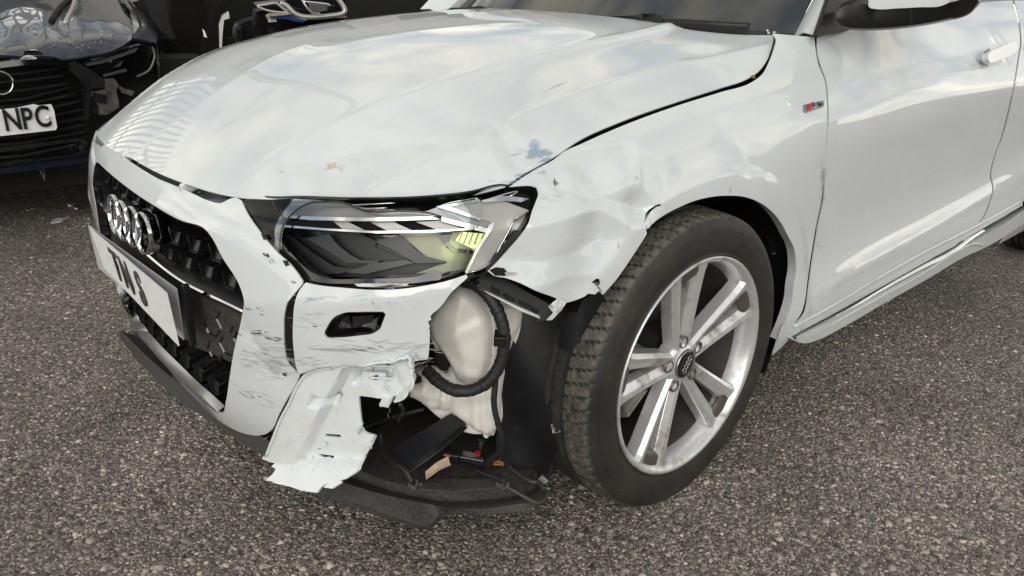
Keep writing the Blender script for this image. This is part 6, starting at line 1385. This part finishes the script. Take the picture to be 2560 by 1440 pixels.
# ================================================================== DARK WRECK WITH LOOSE HEADLIGHT
DK, nt, b = nodes('black_paint'); b.inputs['Base Color'].default_value = (.006, .0055, .0055, 1); b.inputs['Roughness'].default_value = .4; b.inputs['Coat Weight'].default_value = .3; b.inputs['Specular IOR Level'].default_value = .2; b.inputs['Coat Roughness'].default_value = .04
wr = thing('black_wreck', 'black crashed car behind the white bonnet, front wheel arch stripped and headlight hanging', 'car')
def wv(name, pts, t, th, m_, parent=wr, bev=0., curve=False, step=.04, nrm=(.30, .95, -.12)):
    c = at_depth(*pts[0][:2], t) if False else at_depth(700, 60, t)
    S = Plane(c, nrm); return slab(name, S, pts, 0, th, m_, parent, step, bev, curve=curve)
wr_under = box('underbody_occluder', tuple(at_depth(800, 150, 4.6)*[1, 1, 0]+np.array([-.3, -.3, .45])), (3.2, 1.7, .55), VOID, wr, rot=(0, 0, -.3))  # box added to block light beneath the wreck
BRN = mat('dark_brown_panel', (.009, .007, .0055), .4, coat=.15, spec=.2)
wv('inner_body', [(340, -60), (1080, -60), (1080, 40), (1000, 160), (560, 320), (400, 420), (380, 200), (350, 60)], 4.1, .1, VOID)
wv('door', [(425, -60), (505, -60), (520, 20), (560, 150), (480, 140), (440, 100), (428, 20)], 3.9, .05, BRN, bev=.01, curve=True)
wv('front_wing', [(505, -60), (640, -60), (610, -10), (560, 20), (548, 60), (552, 140), (500, 150), (520, 60)], 3.7, .05, DK, bev=.01, curve=True)
wv('sill', [(420, 100), (480, 130), (560, 150), (560, 170), (470, 160), (410, 130)], 3.8, .05, DK, bev=.01)
wv('strut_tower', [(590, 70), (620, 52), (650, 50), (672, 80), (668, 110), (620, 120), (590, 105)], 3.35, .08, LINER, bev=.01, curve=True)
wv('air_box', [(590, 75), (604, 70), (608, 110), (594, 114)], 3.3, .05, LINER, bev=.004); wv('bonnet_edge', [(345, -60), (440, -60), (420, 0), (424, 60), (440, 100), (420, 90), (388, 60), (360, -10)], 3.6, .05, GLOSSBL, bev=.01, curve=True)
wv('torn_trim', [(548, 62), (556, 40), (572, 30), (574, 46), (560, 50), (556, 90), (554, 130), (549, 130)], 3.5, .03, CRY, bev=.004)
wv('bumper_remnant', [(640, 30), (670, 20), (740, 50), (870, 44), (860, 60), (760, 66), (700, 84), (680, 70), (650, 60)], 3.2, .08, DK, bev=.01)
wh = wv('headlight', [(640, 14), (690, 8), (716, 0), (730, -40), (850, -40), (868, 20), (866, 34), (846, 44), (760, 50), (738, 44), (716, 32), (664, 28)], 3.1, .08, GLOSSBL, bev=.008)
WP = Plane(at_depth(700, 60, 3.02), (.30, .95, .10)); wpt = lambda l: [WP.P(*[np.array([k]) for k in WP.hit([q_])[0]])[0] for q_ in l]
tube('light_guide', wpt([(700, 8), (716, 14), (732, 30), (750, 40), (775, 43), (810, 41), (845, 37), (861, 30), (858, 16), (846, -2), (838, -20)]), .0105, SLV, wh, 60, 8)
tube('light_guide', wpt([(642, 15), (666, 11), (690, 8), (704, 18), (720, 30)]), .005, SLV, wh, 20, 6); tube('light_guide', wpt([(644, 17), (662, 24), (690, 30), (722, 32)]), .005, SLV, wh, 20, 6)
tube('projector_rim', wpt([(756, -4), (757, 3), (768, 20), (784, 33), (800, 34)]), .005, CHROME, wh, 20, 6); tube('projector_rim', wpt([(757, 4), (790, 7), (820, 11), (822, 14)]), .005, CHROME, wh, 12, 6)
wv('projector_lens', [(772, 10), (818, 13), (818, 26), (786, 32), (776, 22)], 3.0, .01, DRLG, wh)
wv('blue_body_strip', [(672, 42), (724, 36), (742, 46), (768, 50), (758, 56), (738, 54), (718, 48), (680, 46)], 2.98, .02, mat('blue_paint', (.02, .05, .13), .2, coat=1.), wr, .003)
wv('torn_lamp_edge', [(664, 40), (672, 34), (730, 33), (728, 37), (676, 40), (668, 46)], 2.97, .01, mat('old_glue', (.28, .24, .16), .7, bump=(90, .8, .004)), wr, .002)
wv('clip_remnant', [(668, 44), (688, 42), (692, 54), (672, 56)], 3.0, .02, CRY, wr, .002); wv('white_chip', [(506, 72), (512, 78), (518, 94), (510, 92)], 3.5, .01, PLATEW, wr, .001)

pv = thing('pale_wreck', 'pale grey damaged car panel showing beyond the far end of the white bonnet', 'car')
c = at_depth(960, 20, 5.0); S = Plane(c, (.3, .95, 0)); 
pb2 = slab('body_side', S, [(880, -80), (1120, -80), (1120, 60), (900, 60), (880, 20)], -.1, .05, VOID, pv, .08, curve=False)
pale = mat('pale_grey_paint', (.42, .42, .43), .35, coat=.7)
slab('crumpled_panel', S, [(902, 16), (925, 14), (936, 18), (945, 14), (990, 5), (1040, -2), (1060, -20), (1060, 20), (1000, 27), (905, 34)], .02, .03, pale, pv, .03, .006, curve=False, fn=lambda u, v, P: .01*np.sin(u*30)*np.cos(v*40))
st = thing('striped_post', 'narrow white post with faded markings behind the navy car, left of the black wreck', 'post')
S = Plane(at_depth(356, 30, 4.0), (.15, 1, 0)); slab('post_board', S, [(352, -60), (376, -60), (372, 20), (370, 58), (360, 56), (356, 20)], 0, .02, pale, st, .03, curve=False)
for k_ in range(5): slab('faded_mark', S, [(364, -8+k_*11), (370, -10+k_*11), (371, -4+k_*11), (365, -1+k_*11)], .003, .001, LINER, st, .02, curve=False)

# ================================================================== LITTER
def flat(name, px, z, m_, label, cat, th=.002):
    P = [un(a, b_, 'z', z) for a, b_ in px]; c = np.mean(P, axis=0); V = [p-c for p in P]
    o = mesh(name, V, [tuple(range(len(V)))[::-1]], m_, None, False); o.location = c; solid(o, th, 0); o['label'] = label; o['category'] = cat; return o
flat('paper_scrap', [(127, 558), (133, 550), (141, 546), (157, 545), (158, 553), (150, 556)], .006, mat('white_paper', (.6, .6, .6), .6), 'torn white scrap lying on the dark ground left of the grille', 'litter', .003)
flat('cigarette_end', [(157, 547), (172, 541), (176, 543), (161, 549)], .006, TAN, 'small orange brown stub touching the white scrap on the ground', 'litter', .005)
bo_ = thing('loose_bolt', 'dull grey bolt lying in the shadow under the navy car nose', 'bolt'); p0 = un(173, 512, 'z', .01); p1 = un(194, 523, 'z', .006)
tube('bolt_shank', [p0, p1], .006, STEEL, bo_, 6, 8, interp=False); tube('bolt_head', [p0+(p0-p1)*.05, p0+(p1-p0)*.25], .011, STEEL, bo_, 4, 6, interp=False)

# ================================================================== YARD SURROUNDINGS (seen mirrored in the bonnet and doors)
BRK = mat('rendered_wall', (.30, .29, .28), .8, noise=(3, (.22, .21, .20), .4, .7, 5))
def topbox(name, label, cat, c, s, m_): o = box(name, (0, 0, 0), s, m_); o.location = c; o['label'] = label; o['category'] = cat; return o
topbox('yard_wall', 'low grey rendered wall carrying the palisade fence, beyond the wrecked cars', 'wall', (2.2, -8, 1.0), (6.4, .25, 2.0), BRK)
fen_ = thing('palisade_fence', 'grey steel palisade fence with pointed pales on top of the yard wall', 'fence', (0, 0, 0))
GALV = mat('galvanised', (.22, .22, .23), .5, metal=.6)
pm = bpy.data.meshes.new('pale'); zt_ = 4.35
pvv = [(-.04, .006, 1.9), (.04, .006, 1.9), (.04, .006, zt_-.12), (0, .006, zt_), (-.04, .006, zt_-.12)]; pvv = pvv+[(a, -.006, c_) for a, _, c_ in pvv]
pm.from_pydata(pvv, [], [(0, 1, 2, 3, 4), (9, 8, 7, 6, 5)]+[(i, 5+i, 5+(i+1) % 5, (i+1) % 5) for i in range(5)]); pm.materials.append(GALV)
for i in range(29):
    o = bpy.data.objects.new('pale', pm); COL.objects.link(o); o.parent = fen_; o.location = (-.75+i*.20, -8, 0)
for z_ in (2.45, 3.75): box('rail', (2.0, -8.03, z_), (5.8, .05, .07), GALV, fen_)
bl = thing('workshop', 'pale grey workshop building closing the far side of the yard', 'building', (0, 0, 0))
box('wall', (-9.2, -10, 2.2), (15.5, .3, 4.4), BRK, bl); box('roof', (-9.2, -10.6, 4.5), (16, 1.8, .2), mat('roof_sheet', (.2, .2, .21), .6), bl)
for i in range(5): box('window', (-4.5-i*2.6, -9.83, 2.6), (1.4, .06, 1.0), mat('window_dark', (.03, .035, .04), .2) if i == 0 else bpy.data.materials['window_dark'], bl)
lp = thing('lamp_post', 'tall tapering grey lamp post beside the workshop', 'lamp post', (-1.05, -8.6, 0))
tube('pole', [(-1.05, -8.6, 0), (-1.05, -8.6, 5), (-1.05, -8.6, 11)], .16, GALV, lp, 20, 12, rf=lambda t: 1-.45*t); tube('arm', [(-1.05, -8.6, 10.9), (-1.0, -8.0, 11.2), (-1., -7.2, 11.2)], .06, GALV, lp, 12, 8)
def tree(x, y, h_, r_, lab, seed):
    rg = np.random.RandomState(seed); t = thing('bare_tree', lab, 'tree', (x, y, 0), 'leafless trees behind the workshop'); t_m = mat('bark', (.09, .08, .07), .9) if 'bark' not in bpy.data.materials else bpy.data.materials['bark']
    tr_ = tube('trunk', [(x, y, 0), (x+.1, y, h_*.4), (x, y+.1, h_*.7)], .16, t_m, t, 12, 8, rf=lambda k: 1-.6*k); segs = []
    for i in range(60):
        a = rg.uniform(0, 2*PI); z0_ = h_*rg.uniform(.35, .7); L_ = r_*rg.uniform(.4, 1.); p0_ = np.array([x, y, z0_]); p1_ = p0_+np.array([math.cos(a)*L_*.7, math.sin(a)*L_*.7, L_*rg.uniform(.3, 1.)]); segs.append((p0_, p1_, .03))
        for j in range(7):
            b0_ = p0_+(p1_-p0_)*rg.uniform(.3, 1); b1_ = b0_+rg.randn(3)*.35*r_*np.array([1, 1, .7])+np.array([0, 0, .15*r_]); segs.append((b0_, b1_, .011))
            for k in range(3): c0 = b0_+(b1_-b0_)*rg.uniform(.3, 1); segs.append((c0, c0+rg.randn(3)*.2*r_, .006))
    V = []; F = []
    for a, b_, rr_ in segs:
        d = (b_-a)/(np.linalg.norm(b_-a)+1e-9); e = np.cross(d, [.3, .2, 1.]); e /= np.linalg.norm(e)+1e-9; f = np.cross(d, e); q0 = len(V)
        for k in range(3): V.append(a+rr_*(math.cos(2.1*k)*e+math.sin(2.1*k)*f))
        V.append(b_)
        F += [(q0, q0+1, q0+3), (q0+1, q0+2, q0+3), (q0+2, q0, q0+3)]
    mesh('crown', V, F, t_m, t, False)
tree(-3.4, -12.5, 6.6, 2.2, 'leafless tree rising behind the near end of the workshop', 1); tree(-7.5, -13, 6.4, 2.4, 'leafless tree in the middle behind the workshop roof', 2); tree(-12, -13, 6.6, 2.6, 'leafless tree behind the far end of the workshop', 3)
topbox('boundary_wall', 'grey block wall behind the viewer, facing the doors of the white hatchback', 'wall', (-3, 11, 1.1), (26, .3, 2.2), BRK)
for o in list(bpy.data.objects):
    if o.parent is None and o.type == 'EMPTY' and len(o.children) and o.name not in ('camera',) and tuple(o.location) != (0., 0., 0.):
        for c in o.children: c.matrix_parent_inverse = Matrix.Translation(o.location).inverted()
